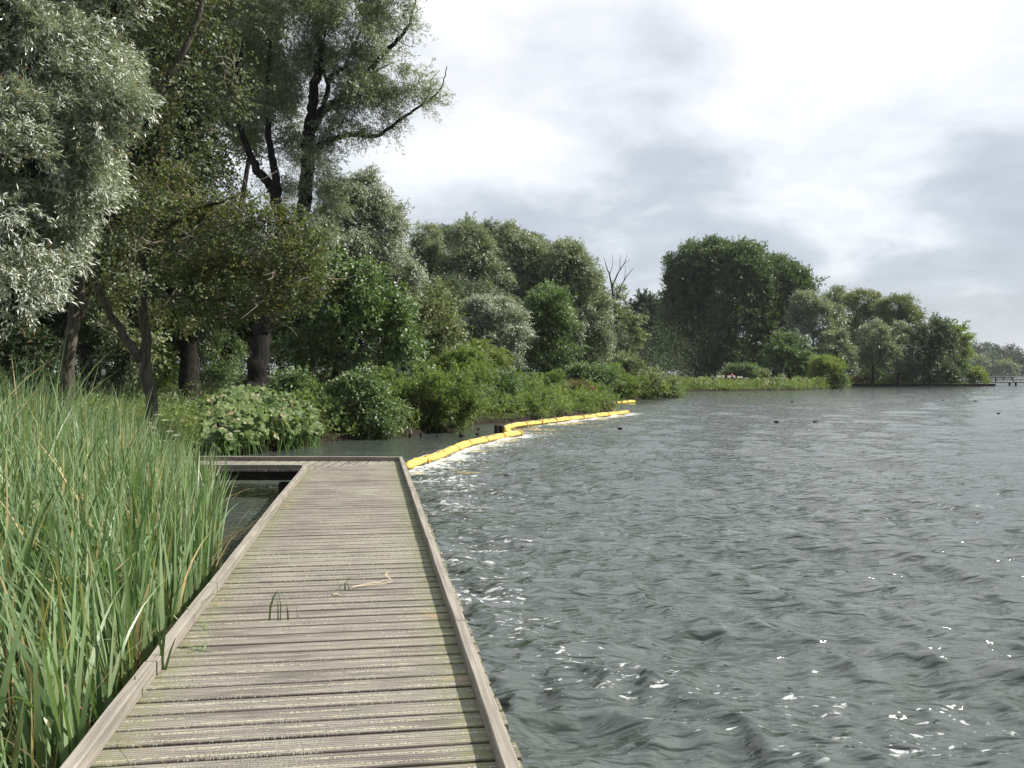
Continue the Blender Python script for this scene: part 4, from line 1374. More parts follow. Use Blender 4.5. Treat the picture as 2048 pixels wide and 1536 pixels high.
shrub('waterside_bush', 'dark green bush hanging over the water just right of the butterbur', 28.6, [(720, 800, 50, 55), (690, 840, 42, 40), (755, 830, 42, 48), (700, 780, 30, 35), (730, 865, 50, 16)], 'leaf_green', 'broad', 101, cl=.6, Lmul=.85)
shrub('bank_shrub', 'bright green shrub with reddish left side behind the dark waterside bush', 30.5, [(795, 775, 40, 35), (840, 770, 45, 34), (800, 820, 30, 40)], 'leaf_herb', 'herb', 102, group='shrubs along the bank')
shrub('bank_shrub', 'yellow green shrub touching the water left of the wooden stumps', 31.5, [(860, 810, 45, 42), (900, 820, 40, 42), (850, 845, 34, 18), (925, 780, 34, 50)], 'leaf_herb', 'herb', 103, group='shrubs along the bank')
shrub('bank_shrub', 'rusty stemmed herb clump standing within the yellow green shrub', 31.0, [(835, 820, 14, 36), (830, 790, 10, 20)], 'leaf_rust', 'herb', 104, group='shrubs along the bank')
shrub('bank_shrub', 'tall leafy green shrub above the yellow green one', 36, [(880, 750, 60, 34), (940, 755, 50, 40), (920, 725, 40, 28)], 'leaf_herb', 'herb', 105, group='shrubs along the bank')
shrub('bank_shrub', 'round dark shrub over the undercut bank behind the stumps', 40, [(985, 785, 50, 38), (1000, 815, 40, 26), (955, 810, 30, 34)], 'leaf_green', 'herb', 106, group='shrubs along the bank')
shrub('bank_shrub', 'light green shrub hanging over the bank right of the undercut', 41.5, [(1070, 800, 40, 28), (1040, 785, 40, 28), (1085, 820, 24, 14)], 'leaf_herb', 'herb', 107, group='shrubs along the bank')
shrub('bank_shrub', 'reddish brown weedy shrub just above the undercut bank', 40.5, [(1020, 815, 22, 20), (1005, 795, 16, 16)], 'leaf_rust', 'herb', 108, group='shrubs along the bank')
shrub('feathery_shrub', 'feathery pale green willow shrub rising behind the bank shrubs', 44, [(960, 700, 26, 30), (985, 725, 30, 28), (945, 720, 24, 26)], 'leaf_lime', 'willow', 109, cl=.6)
shrub('bank_shrub', 'long low shrub behind the light green one on the bank', 47, [(1020, 770, 50, 18), (1080, 765, 44, 22), (1060, 775, 60, 20)], 'leaf_herb', 'herb', 110, group='shrubs along the bank')
shrub('bank_shrub', 'brownish green shrub right of the light green one by the second boom', 47.5, [(1115, 790, 32, 26), (1140, 800, 34, 28), (1155, 780, 30, 24)], 'leaf_rust', 'herb', 111, group='shrubs along the bank')
shrub('bank_shrub', 'pointed green shrub next to the far end of the second boom', 48.5, [(1195, 800, 18, 20), (1185, 785, 20, 16), (1165, 815, 20, 12)], 'leaf_herb', 'herb', 112, group='shrubs along the bank')
shrub('bank_shrub', 'tiny shrub at the very edge over the end of the second boom', 48.0, [(1222, 812, 11, 10)], 'leaf_olive', 'herb', 113, group='shrubs along the bank')
shrub('bank_shrub', 'dark green shrub with a bare stem left of the short boom', 56, [(1185, 745, 30, 26), (1200, 760, 28, 24), (1150, 755, 26, 18)], 'leaf_green', 'herb', 114, group='shrubs along the bank')
shrub('bank_shrub', 'rust coloured dock stand among the shrubs by the short boom', 57, [(1170, 768, 14, 20), (1155, 775, 10, 16)], 'leaf_rust', 'herb', 115, group='shrubs along the bank')
shrub('bank_shrub', 'broad green shrub directly behind the short boom', 64, [(1230, 775, 30, 24), (1255, 770, 30, 24), (1225, 750, 26, 20)], 'leaf_herb', 'herb', 116, group='shrubs along the bank')
shrub('bank_shrub', 'sloping pale shrub right of the half dead tree foot', 68, [(1245, 725, 24, 22), (1270, 745, 28, 22), (1295, 765, 26, 22)], 'leaf_olive', 'herb', 117, group='shrubs along the bank')
shrub('bank_shrub', 'low yellow green shrub right of the end of the short boom', 71, [(1290, 785, 26, 14), (1315, 780, 24, 16)], 'leaf_lime', 'herb', 118, group='shrubs along the bank')
shrub('bank_shrub', 'dark leafy shrub at the tip of the bank before the meadow', 76, [(1345, 778, 20, 16), (1325, 775, 22, 16)], 'leaf_green', 'herb', 119, group='shrubs along the bank')
shrub('bank_shrub', 'tall grey green shrub above the tip of the bank', 74, [(1310, 755, 18, 16), (1330, 768, 22, 12)], 'leaf_olive', 'herb', 120, group='shrubs along the bank')
shrub('woodland_bush', 'leafy bush under the maple between the trunks and the butterbur', 29, [(600, 790, 36, 40), (570, 770, 40, 26), (630, 800, 26, 40)], 'leaf_green', 'herb', 121, group='bushes at the edge of the wood')
shrub('woodland_bush', 'pale green bush in sun behind the dark waterside bush', 33, [(690, 760, 40, 30), (650, 770, 30, 24), (740, 755, 30, 26)], 'leaf_olive', 'herb', 122, group='bushes at the edge of the wood')
shrub('woodland_bush', 'sunlit green bush seen between the alder and the thick dark trunk', 40, [(330, 755, 26, 40), (320, 700, 30, 40)], 'leaf_herb', 'herb', 123, group='bushes at the edge of the wood')
shrub('woodland_bush', 'green bush with fine leaves right of the thick dark trunk', 39, [(445, 755, 40, 34), (440, 700, 40, 34)], 'leaf_green', 'herb', 124, group='bushes at the edge of the wood', cov=.8)
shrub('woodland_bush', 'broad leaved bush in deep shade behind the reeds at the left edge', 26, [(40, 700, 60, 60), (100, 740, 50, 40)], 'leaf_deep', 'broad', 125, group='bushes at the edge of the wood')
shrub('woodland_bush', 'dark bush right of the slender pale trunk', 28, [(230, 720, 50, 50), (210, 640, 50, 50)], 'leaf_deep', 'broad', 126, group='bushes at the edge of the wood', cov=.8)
shrub('elder_bush', 'elder bush with yellow green leaves behind the forked alder trunk', 27, [(235, 660, 30, 40), (300, 690, 34, 50), (210, 600, 24, 24)], 'leaf_olive', 'broad', 127, cov=.6)
shrub('far_bush', 'perfectly rounded bright green bush at the water right of the meadow', 121, [(1650, 738, 30, 20), (1638, 728, 20, 14), (1668, 736, 20, 16), (1650, 758, 28, 18)], 'leaf_lime', 'herb', 130, cl=.7, group='bushes beyond the cove')
shrub('far_bush', 'small dark bush tucked against the right side of the round bush', 120, [(1680, 762, 14, 14)], 'leaf_green', 'herb', 131, cl=.6, group='bushes beyond the cove')
shrub('far_bush', 'dark hedge like bush below the poplars behind the benches', 133, [(1490, 745, 36, 16), (1460, 750, 24, 12)], 'leaf_green', 'herb', 132, group='bushes beyond the cove')
shrub('far_bush', 'pale upright bush on the meadow right of the benches', 123, [(1528, 752, 8, 14)], 'leaf_olive', 'herb', 133, cl=.5, group='bushes beyond the cove')
shrub('far_bush', 'reddish low bush right of the round bush above the jetty', 143, [(1712, 760, 22, 10)], 'leaf_rust', 'herb', 134, cl=.6, group='bushes beyond the cove')
shrub('far_bush', 'dark rounded bush standing above the left part of the jetty', 144, [(1745, 748, 20, 20)], 'leaf_green', 'herb', 135, cl=.6, group='bushes beyond the cove')
shrub('far_bush', 'small yellow green bush above the middle of the jetty', 143.5, [(1785, 760, 14, 10)], 'leaf_lime', 'herb', 136, cl=.6, group='bushes beyond the cove')
shrub('far_bush', 'brownish small bush right of the yellow green one above the jetty', 143.5, [(1812, 758, 14, 9)], 'leaf_rust', 'herb', 137, cl=.6, group='bushes beyond the cove')
shrub('far_bush', 'low olive bush above the jetty under the dark broad tree', 143.5, [(1868, 760, 26, 8), (1850, 762, 12, 7)], 'leaf_olive', 'herb', 138, cl=.6, group='bushes beyond the cove')
shrub('far_bush', 'green bush below the yellow green tree at the right end of the row', 144, [(1915, 738, 22, 16), (1900, 750, 26, 14)], 'leaf_green', 'herb', 139, cl=.6, group='bushes beyond the cove')
shrub('far_bush', 'last sloping bush at the tip of the land by the footbridge', 144.5, [(1950, 750, 20, 15), (1968, 758, 9, 10)], 'leaf_lime', 'herb', 140, cl=.6, group='bushes beyond the cove')
# far shore
shrub('far_shore_tree', 'pale rounded tree at the foot of the far wood, left one of the pair', 560, [(1958, 722, 18, 10), (1950, 736, 22, 12)], 'leaf_olive', 'far', 150, cat='tree', group='trees before the far wood')
shrub('far_shore_tree', 'pale rounded tree at the foot of the far wood, right one of the pair', 560, [(2005, 735, 20, 11), (2030, 742, 18, 9)], 'leaf_olive', 'far', 151, cat='tree', group='trees before the far wood')


def far_wood():
    rng = np.random.default_rng(160)
    st = STY['far']
    bl = []
    for i in range(90):
        x = 1880 + i * 11 + rng.uniform(-8, 8)
        d = 610 + rng.uniform(0, 70)
        h = 20.5 + 2.5 * math.sin(i * 0.21 + 1.0) + rng.uniform(-1.5, 1.5)
        c = at(x, 746, d)
        bl.append(((c[0], d, h * 0.62), (6.5, 6, h * 0.38)))
        bl.append(((c[0] + 3, d - 12, h * 0.32), (7, 6, h * 0.3)))
    C, O = blob_pts(bl, 0.6, rng)
    n = 220000
    LEAVES[0] += n
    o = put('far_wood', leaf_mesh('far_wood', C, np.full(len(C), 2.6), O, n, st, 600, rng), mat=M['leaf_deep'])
    tag(o, 'distant dark wood along the far shore of the lake', kind='stuff')


far_wood()


def back_wood():
    """the wood goes on behind the first trees: one mass, low understory and crowns"""
    rng = np.random.default_rng(161)
    st = STY['far']
    bl = []
    for i in range(330):
        px = rng.uniform(-900, 1330)
        d = rng.uniform(54, 105) if px < 800 else rng.uniform(98, 150)
        c = at(px, 746, d)
        if land_d(np.array([c[0]]), np.array([d]))[0] < 8:
            continue
        top = np.interp(px, [-900, 550, 800, 1100, 1200, 1330], [16, 14, 10, 10, 8.5, 9]) * rng.uniform(.7, 1.0)
        bl.append(((c[0], d, top * .68), (4.5, 4, top * .34)))
        bl.append(((c[0] + rng.uniform(-3, 3), d - 3, top * .28), (4.5, 4, top * .30)))
    for i in range(260):
        px = rng.uniform(-500, 1050)
        d = rng.uniform(44, 62)
        c = at(px, 746, d)
        if land_d(np.array([c[0]]), np.array([d]))[0] < 7:
            continue
        bl.append(((c[0], d, 1.5), (2.2, 1.6, 1.7)))
    for i in range(26):
        px = rng.uniform(1225, 1360)
        c = at(px, 746, 190)
        bl.append(((c[0], 190 + rng.uniform(-8, 8), rng.uniform(4, 12)), (4.5, 4, 4.5)))
    C, O = blob_pts(bl, 1.9, rng)
    n = 420000
    LEAVES[0] += n
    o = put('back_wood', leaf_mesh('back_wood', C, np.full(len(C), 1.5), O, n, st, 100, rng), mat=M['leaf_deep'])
    tag(o, 'dense dark wood far behind the lakeside trees', kind='stuff')


back_wood()
# ------------------------------------------------------------------ reeds, grass, butterbur
def blades(name, B, H, Wd, lean, bend, rng, mat, seg=6, twist=None, odd_share=None):
    """long tapered blades: B base points, H lengths, Wd widths, lean (n,2) horizontal lean, bend curvature"""
    n = len(B)
    t = np.linspace(0, 1, seg + 1)
    az = rng.uniform(0, 2 * math.pi, n) if twist is None else twist
    sx, sy = np.cos(az), np.sin(az)
    V = np.empty((n, seg + 1, 2, 3), dtype=np.float32)
    for k, tt in enumerate(t):
        off = lean * (tt + 0.0)[None] if False else lean * tt + lean * bend[:, None] * tt ** 2.6
        hz = H * tt - np.linalg.norm(lean, axis=1) * bend * tt ** 3 * 0.55
        w = Wd * (1 - tt ** 2.4) * 0.5 + 0.0006
        tw = tt * 1.1
        cx, cy = sx * np.cos(tw) - sy * np.sin(tw), sx * np.sin(tw) + sy * np.cos(tw)
        base = B + np.stack([off[:, 0], off[:, 1], hz], 1)
        V[:, k, 0] = base + np.stack([cx * w, cy * w, 0 * w], 1)
        V[:, k, 1] = base - np.stack([cx * w, cy * w, 0 * w], 1)
    i = np.arange(n)[:, None] * (seg + 1) * 2 + np.arange(seg)[None, :] * 2
    Q = np.stack([i, i + 1, i + 3, i + 2], -1).reshape(-1, 4)
    tint = np.repeat(rng.random(n), seg)
    odd = rng.random(n)
    od = np.repeat(odd, seg) + np.tile(np.linspace(-0.07, 0.13, seg), n) * (rng.random(n * seg) < 0.8)
    od = np.clip(od, 0, 1)
    return put(name, np_mesh(name, V.reshape(-1, 3), Q, {'tint': tint, 'odd': od}, smooth_=False), mat=mat)


rr = np.random.default_rng(200)


def deck_left(Y):
    """x of the left edge of the boardwalk at depth Y"""
    return L0[0] + (I_[0] - L0[0]) * (Y - L0[1]) / (I_[1] - L0[1])


def reed_field(n, y0, y1, wide):
    Y = y0 + (y1 - y0) * rr.random(n) ** 0.8
    gap = np.interp(Y, [0, 5, 8, 10.5, 12, 13.5, 15, 18], [0.12, 0.14, 0.26, 0.55, 1.0, 1.8, 2.8, 3.6])
    U = rr.random(n) ** 1.15
    X = deck_left(Y) - gap - U * wide
    cl_ = np.sin(X * 5.1 + Y * 2.3) + np.sin(X * 2.7 - Y * 4.1)
    keep = (cl_ + rr.normal(size=n) * 1.1 > -1.2) & (X > -Y * 0.62 - 2.2)
    return X[keep], Y[keep], U[keep]


X, Y, U = reed_field(7200, 2.9, 15.5, 6.0)
X2, Y2, U2 = reed_field(3000, 3.0, 10.5, 1.5)
X, Y, U = np.append(X, X2), np.append(Y, Y2), np.append(U, U2 * .3)
n = len(X)
ed = np.clip((deck_left(Y) - X - np.interp(Y, [8, 14], [0, 1.3])) / np.interp(Y, [5, 9, 14], [1.2, 2.0, 3.0]), 0, 1)
H = (0.95 + 1.0 * rr.random(n) ** 0.8) * (0.62 + 0.38 * ed) + rr.uniform(.2, .6, n) * (rr.random(n) < 0.10) * ed
H *= np.interp(Y, [3, 5, 8, 15], [0.86, 0.95, 1.05, 1.12]) * np.interp(deck_left(Y) - X, [1, 4], [1.0, 1.10])
lean = rr.normal(size=(n, 2)) * 0.12 + np.stack([np.interp(Y, [3, 6, 9, 15], [-0.20, -0.14, -0.03, 0.05]), np.full(n, 0.02)], 1)
lean[:, 0] += np.where(rr.random(n) < 0.22, rr.normal(size=n) * 0.35, 0)
lean = lean * H[:, None]
bend = rr.uniform(0.0, 1.5, n) + 1.9 * (rr.random(n) < 0.16)
lean[:, 0] = np.minimum(lean[:, 0], (0.02 + 0.30 * ed) * H / (1 + bend * .7))
Wd = rr.uniform(0.018, 0.040, n) * np.interp(Y, [4, 10], [1.05, .85])
o = blades('reeds', np.stack([X, Y, np.full(n, -0.12)], 1), H + 0.12, Wd, lean, bend, rr, M['reed'], 8)
tag(o, 'dense green cattail reeds standing in the shallow water left of the boardwalk', kind='stuff')
# broken, bleached and brown blades low in the reed bed
X, Y, U = reed_field(3600, 3.0, 14.5, 3.2)
n = len(X)
lean = rr.normal(size=(n, 2)) * 0.26 - np.array((.08, 0))
H = rr.uniform(0.35, 1.15, n)
M['reed_dry'] = leaf_mat('reed_dry', (0.16, 0.10, 0.045), (0.40, 0.31, 0.18), None, 0.2, 0.6, (0.12, 0.09, 0.05), 0.7)
o = blades('dry_reeds', np.stack([X, Y, np.full(n, -0.05)], 1), H, rr.uniform(.006, .013, n), lean * H[:, None], rr.uniform(0, 3.0, n), rr, M['reed_dry'], 5)
tag(o, 'brown and bleached dead reed leaves low among the green reeds', kind='stuff')

# grass and herbs on the bank behind the reeds and inside the wood
def tufts(name, label, x0, x1, y0, y1, n, h0, h1, w, mat, dmin=0.2, dmax=99, wind=0.1, seed=1, seg=3, zoff=0.0):
    rg = np.random.default_rng(seed)
    X = rg.uniform(x0, x1, n)
    Y = rg.uniform(y0, y1, n)
    d = land_d(X, Y)
    pat = np.sin(X * 1.3 + Y * 0.6) + np.sin(Y * 1.9 - X * 0.8)
    k = (d > dmin) & (d < dmax) & (pat + rg.normal(size=n) > -1.3)
    X, Y = X[k], Y[k]
    m_ = len(X)
    H = rg.uniform(h0, h1, m_) * (1 + 0.25 * np.sin(X * 0.9) * np.cos(Y * 0.5))
    lean = (rg.normal(size=(m_, 2)) * 0.25 + np.array((wind, 0))) * H[:, None]
    Wd = np.maximum(w, 0.9 * PXM * Y) * rg.uniform(0.7, 1.2, m_)
    o = blades(name, np.stack([X, Y, ground_z(X, Y) - 0.03 + zoff], 1), H, Wd, lean, rg.uniform(0, 2, m_), rg, M[mat], seg)
    tag(o, label, kind='stuff')


tufts('bank_grass', 'tall green grass on the bank behind the reeds and butterbur', -16, -4, 15.5, 27, 26000, .35, .85, .010, 'grass', .1, 12, .1, 210)
tufts('wood_grass', 'grass and herbs growing on the floor of the wood', -26, 8, 26, 62, 42000, .25, .7, .03, 'grass', .4, 30, .1, 211)
tufts('bank_fringe', 'grass fringe hanging over the edge of the bank', -6, 16, 27, 78, 30000, .2, .55, .02, 'grass', .02, 2.2, .1, 212)
tufts('meadow_grass', 'pale green meadow grass beyond the cove', 12, 52, 95, 138, 52000, .25, .6, .05, 'grass', .1, 30, .1, 213)
tufts('tip_grass', 'rough grass along the land above the jetty', 48, 76, 141, 150, 9000, .3, .7, .05, 'grass', .2, 10, .1, 214)


def herb_mass(name, label, n, x0, x1, y0, y1, h, mat, seed, dmin=.1, dmax=9, r=.35):
    rg = np.random.default_rng(seed)
    X, Y = rg.uniform(x0, x1, n), rg.uniform(y0, y1, n)
    d = land_d(X, Y)
    k = (d > dmin) & (d < dmax)
    X, Y = X[k], Y[k]
    C = np.stack([X, Y, np.maximum(ground_z(X, Y), 0.0) + rg.uniform(.08, h, len(X))], 1)
    O = unit(rg.normal(size=(len(X), 3)) * .4 + np.array((0, 0, 1)))
    Yd = float(np.mean(Y))
    m_ = int(min(len(X) * 70, 220000))
    LEAVES[0] += m_
    o = put(name, leaf_mesh(name, C, np.full(len(X), r) * rg.uniform(.6, 1.3, len(X)), O, m_, STY['herb'], Yd, rg), mat=M[mat])
    tag(o, label, kind='stuff')


herb_mass('bank_herbs', 'low leafy herbs covering the bank behind the reeds', 620, -15, -4.5, 16, 27, .45, 'leaf_herb', 220, .05, 12)
herb_mass('wood_herbs', 'nettles and low plants on the floor of the wood', 1000, -26, 8, 27, 60, .5, 'leaf_green', 221, .5, 28, .45)
herb_mass('shore_herbs', 'low leafy plants between the shrubs along the water', 9000, -6.5, 16, 26.5, 80, .8, 'leaf_herb', 222, -.25, 1.7, .36)
herb_mass('cove_herbs', 'clumps of waterside plants at the edge of the meadow', 700, 13, 50, 95, 135, .7, 'leaf_herb', 223, .0, 3.0, .55)
herb_mass('cove_olive_herbs', 'paler clumps of waterside plants along the cove and the jetty', 700, 20, 76, 100, 147, .9, 'leaf_olive', 224, .0, 2.5, .5)

# butterbur: big round leaves, some eaten and withered to beige
def butterbur():
    rg = np.random.default_rng(230)
    root = empty('butterbur', (-6.3, 24.0, .35))
    tag(root, 'butterbur patch with huge round leaves, many withered beige, beside the walkway corner', 'plant')
    V, Fq, tint, odd = [], [], [], []
    St = []
    cnt = 0
    spots = []
    while cnt < 1150:
        px = rg.uniform(390, 645)
        d = rg.uniform(21.5, 26.5)
        x = (px - 1024) / F * d
        l = float(land_d(np.array([x]), np.array([d]))[0])
        if l < -0.55:
            continue
        u = (px - 390) / 255
        top = 0.45 + 0.72 * math.sin(min(1, max(0, (u * 1.05))) * math.pi) ** 0.5
        top += (d - 24) * 0.12
        g = max(float(ground_z(np.array([x]), np.array([d]))[0]), 0.0)
        z = max(g * 0.5, 0.05) + rg.uniform(0.15, 1.0) ** 0.7 * top
        spots.append((x, d, z, g))
        cnt += 1
    for (x, y, z, g) in spots:
        r = rg.uniform(.06, .17)
        nrm = Vector((rg.normal() * .5 + .25, rg.normal() * .5 - .55, 0.75)).normalized()
        a = nrm.cross(Vector((0.2, 1, 0.1))).normalized()
        c = nrm.cross(a)
        b0 = len(V)
        rot = rg.uniform(0, 6.28)
        V.append((x, y, z))
        K = 12
        rf = [1 + 0.16 * rg.normal() for _ in range(K)]
        rf[0] = .35
        rings = []
        for ring, q in ((0, .55), (1, 1.0)):
            for k_ in range(K):
                w = rot + 2 * math.pi * k_ / K
                rr_ = r * q * (rf[k_] if ring else (1 if k_ else .5))
                cup = (0.10 if ring == 0 else 0.02 + 0.10 * math.sin(w * 3 + x)) * r
                p = Vector((x, y, z)) + a * math.cos(w) * rr_ + c * math.sin(w) * rr_ + nrm * (cup - (0.25 * r * q * q if math.cos(w) < 0 else 0))
                V.append(tuple(p))
        t_, o_ = rg.random(), rg.random()
        for k_ in range(K):
            k2 = (k_ + 1) % K
            Fq.append((b0, b0 + 1 + k_, b0 + 1 + k2, b0))
            Fq.append((b0 + 1 + k_, b0 + 1 + K + k_, b0 + 1 + K + k2, b0 + 1 + k2))
            tint += [t_, t_ * .8 + .2 * rg.random()]
            e = rg.random()
            odd += [o_ * .92, min(1, o_ * .92 + (.12 if e > .55 else 0))]
        if rg.random() < .5:
            St.append((np.array([(x, y, z), (x + rg.normal() * .05, y + .05, (z + g) / 2), (x + rg.normal() * .08, y + .1, g - .05)]), np.array([.008, .009, .01])))
    fs = [(f[0], f[1], f[2]) if f[0] == f[3] else f for f in Fq]
    me = bpy.data.meshes.new('leaves')
    me.from_pydata([tuple(float(q) for q in v) for v in V], [], fs)
    for nm, arr in (('tint', tint), ('odd', odd)):
        at_ = me.attributes.new(nm, 'FLOAT', 'FACE')
        at_.data.foreach_set('value', np.array(arr, dtype=np.float32))
    me.update()
    put('leaves', me, root, M['leaf_butterbur'])
    put('stalks', tubes_mesh('stalks', St), root, M['stem_green'])


butterbur()


def umbel(x, y, h, seed, label, white=True):
    rg = random.Random(seed)
    g = float(ground_z(np.array([x]), np.array([y]))[0])
    g = max(g, -.1)
    root = empty('hogweed', (x, y, g))
    tag(root, label, 'flower', 'flowering weeds behind the reeds')
    b, f = MB(), MB()
    top = Vector((x + rg.uniform(-.1, .1), y, g + h))
    b.tube([(x, y, g - .05), ((x + top.x) / 2 + .02, y, g + h / 2), top], [.008, .006, .004], 5)
    for s in range(3):
        c = top - Vector((0, 0, s * h * .13))
        c2 = c + Vector((rg.uniform(-.18, .18), rg.uniform(-.1, .1), .05)) if s else c
        b.tube([top - Vector((0, 0, s * h * .2 + .05)), c2], [.004, .002], 4)
        f = MB()
        for i in range(16):
            w = i * 2.4
            q = .012 * math.sqrt(i) * 1.6
            p = c2 + Vector((math.cos(w) * q, math.sin(w) * q, .05 - q * q * 3))
            b.tube([c2, p], [.0015, .001], 3)
            f.tube([p, p + Vector((0, 0, .008))], [.010, .007], 5)
        f.build('flower_head', M['petal_white'] if white else M['stem_green'], root)
    b.build('stem', M['stem_green'], root)


umbel(-7.2, 18.8, 1.25, 1, 'pale umbel flowered weed standing highest behind the reeds near the alder')
umbel(-6.9, 18.2, .95, 2, 'lower pale umbel flowered weed right of the highest one')
umbel(-7.6, 19.4, 1.05, 3, 'pale umbel flowered weed left of the highest one near the alder foot')
umbel(-5.9, 19.8, .85, 4, 'short umbel flowered weed close to the butterbur leaves')

# ------------------------------------------------------------------ floating booms
def boom(pts, label, rad=.125, seed=1, seglen=1.55):
    rg = random.Random(seed)
    P = [np.array(p) for p in pts]
    c0 = P[0]
    root = empty('floating_boom', (c0[0], c0[1], 0))
    tag(root, label, 'boom', 'yellow floating booms')
    # even spacing along the line
    L = [0]
    for i in range(len(P) - 1):
        L.append(L[-1] + float(np.linalg.norm(P[i + 1] - P[i])))
    X = lambda s: np.array((np.interp(s, L, [p[0] for p in P]), np.interp(s, L, [p[1] for p in P])))
    n = max(1, round(L[-1] / seglen))
    sl = L[-1] / n
    for i in range(n):
        s0, s1 = i * sl + .03, (i + 1) * sl - .03
        big = rg.uniform(.9, 1.1)
        k = 14
        pts_, rr_ = [], []
        zo = rg.uniform(-.01, .02)
        for j in range(k + 1):
            t = j / k
            q = X(s0 + (s1 - s0) * t)
            e_ = min(t, 1 - t)
            r = rad * big * (0.40 + 0.60 * min(1, (e_ / .11)) ** .5) * (1 + .10 * math.sin(t * 14 + i * 2) + rg.uniform(-.08, .08))
            pts_.append((q[0], q[1], .055 + zo + .012 * math.sin(s0 * 1.3 + t * 3) + (r - rad) * .3))
            rr_.append(r)
        b = MB()
        b.tube(pts_, rr_, 14)
        b.v = [(v[0] + rg.uniform(-.012, .012), v[1] + rg.uniform(-.012, .012), .05 + (v[2] - .05) * .85 + rg.uniform(-.01, .012)) for v in b.v]
        fl = b.build('float', M['boom'], root, sm=True)
        b = MB()      # upright fabric fin at the joint
        q = X(min(L[-1], s1 + .03))
        e_ = X(min(L[-1], s1 + .1)) - X(s1 - .1)
        e_ = e_ / (np.linalg.norm(e_) + 1e-9)
        zt = rad * rg.uniform(1.15, 1.6)
        w = .05
        for sgn in (-1, 1):
            pass
        cr = np.array((-e_[1], e_[0]))
        vs = []
        for a_, z, c in ((-1, -.02, 1.0), (1, -.02, 1.0), (1, zt * .7, .7), (0, zt, .15), (-1, zt * .7, .7)):
            for th in (-w, w):
                p = q + cr * a_ * rad * .95 * c + e_ * th
                vs.append((p[0], p[1], z))
        fs = [(0, 2, 4, 6, 8), (9, 7, 5, 3, 1)] + [(2 * j, 2 * j + 1, 2 * ((j + 1) % 5) + 1, 2 * ((j + 1) % 5)) for j in range(5)]
        b.add(vs, fs)
        b.build('joint', M['boom_strap'], root)
    b = MB()
    cable = [(X(s)[0] - .02, X(s)[1], rad * 1.15 + .035 + .008 * math.sin(s * 5)) for s in np.linspace(.1, L[-1] - .1, int(L[-1] * 4))]
    b.tube(cable, .009, 4)
    b.build('cable', M['stem_dry'], root)


boom(boomW[0], 'nearest yellow floating boom running from the boardwalk corner out over the lake', .112, 1)
boom(boomW[1], 'long yellow floating boom with a bent start behind the stumps, along the bank', .12, 2)
boom(boomW[2], 'short yellow floating boom farthest away by the bank', .13, 3)


def stump(px, py, d, r, h, label, lean=0.0, seed=1):
    rg = random.Random(seed)
    x = (px - 1024) / F * d
    b = MB()
    b.tube([(x, d, -.5), (x + lean * .3, d, 0), (x + lean, d, h * .8), (x + lean * 1.1, d, h)], [r * 1.05, r, r * .93, r * .8], 9)
    b.v = [(v[0] + rg.uniform(-.08, .08) * r, v[1] + rg.uniform(-.08, .08) * r, v[2] + (rg.uniform(-.1, .06) * h if v[2] > h * .7 else 0)) for v in b.v]
    o = b.build('wooden_stump', M['wood_wet'])
    tag(o, label, 'stump', 'old wooden stumps in the water')


stump(994, 866, 31.4, .10, .26, 'thick stump by the bent boom, left one of the closest pair', 0, 1)
stump(1003, 868, 30.8, .11, .28, 'thick stump touching the bent boom, right one of the closest pair', .01, 2)
stump(821, 875, 29.2, .07, .12, 'short stump in the water nearest the dark waterside bush', 0, 3)
stump(842, 876, 29.0, .045, .17, 'thin upright stump second from the dark waterside bush', 0, 4)
stump(875, 874, 29.5, .04, .10, 'tiny stump between the thin upright one and the broad low one', 0, 5)
stump(924, 875, 29.4, .10, .10, 'broad low stump close to the first boom', 0, 6)
stump(955, 873, 29.9, .07, .09, 'low stump just behind the first boom, left of the thick pair', 0, 7)
stump(957, 858, 33.0, .06, .07, 'low dark stump farther back by the shrubs', 0, 8)

# ------------------------------------------------------------------ reed scraps growing and lying on the deck
def sprig(name, px, py, pieces, label, mat='stem_green', z0=DECK):
    p0 = on(px, py, z0)
    root = empty(name, p0)
    tag(root, label, 'reed')
    b = MB()
    d = MB()
    for (pts, w, dry) in pieces:
        P_ = [np.array((p0[0] + x, p0[1] + y, z0 + z)) for x, y, z in pts]
        tgt = MB()
        # flat tapering leaf
        n = len(P_)
        vs, fs = [], []
        for i, q in enumerate(P_):
            ww = w * (1 - (i / (n - 1)) ** 2 * .85) / 2
            e_ = P_[min(i + 1, n - 1)] - P_[max(i - 1, 0)]
            s_ = np.cross(e_, (0.15, .2, 1.0)) if abs(e_[2]) < np.linalg.norm(e_) * .8 else np.cross(e_, (0.2, 1, 0))
            s_ = s_ / (np.linalg.norm(s_) + 1e-9)
            up = np.cross(s_, e_)
            up = up / (np.linalg.norm(up) + 1e-9)
            vs += [tuple(q + s_ * ww), tuple(q + up * ww * .35), tuple(q - s_ * ww)]
        for i in range(n - 1):
            a = i * 3
            fs += [(a, a + 1, a + 4, a + 3), (a + 1, a + 2, a + 5, a + 4), (a + 2, a, a + 3, a + 5)]
        tgt.add(vs, fs)
        tgt.build('dry_leaf' if dry else 'green_leaf', M['stem_dry' if dry else mat], root)


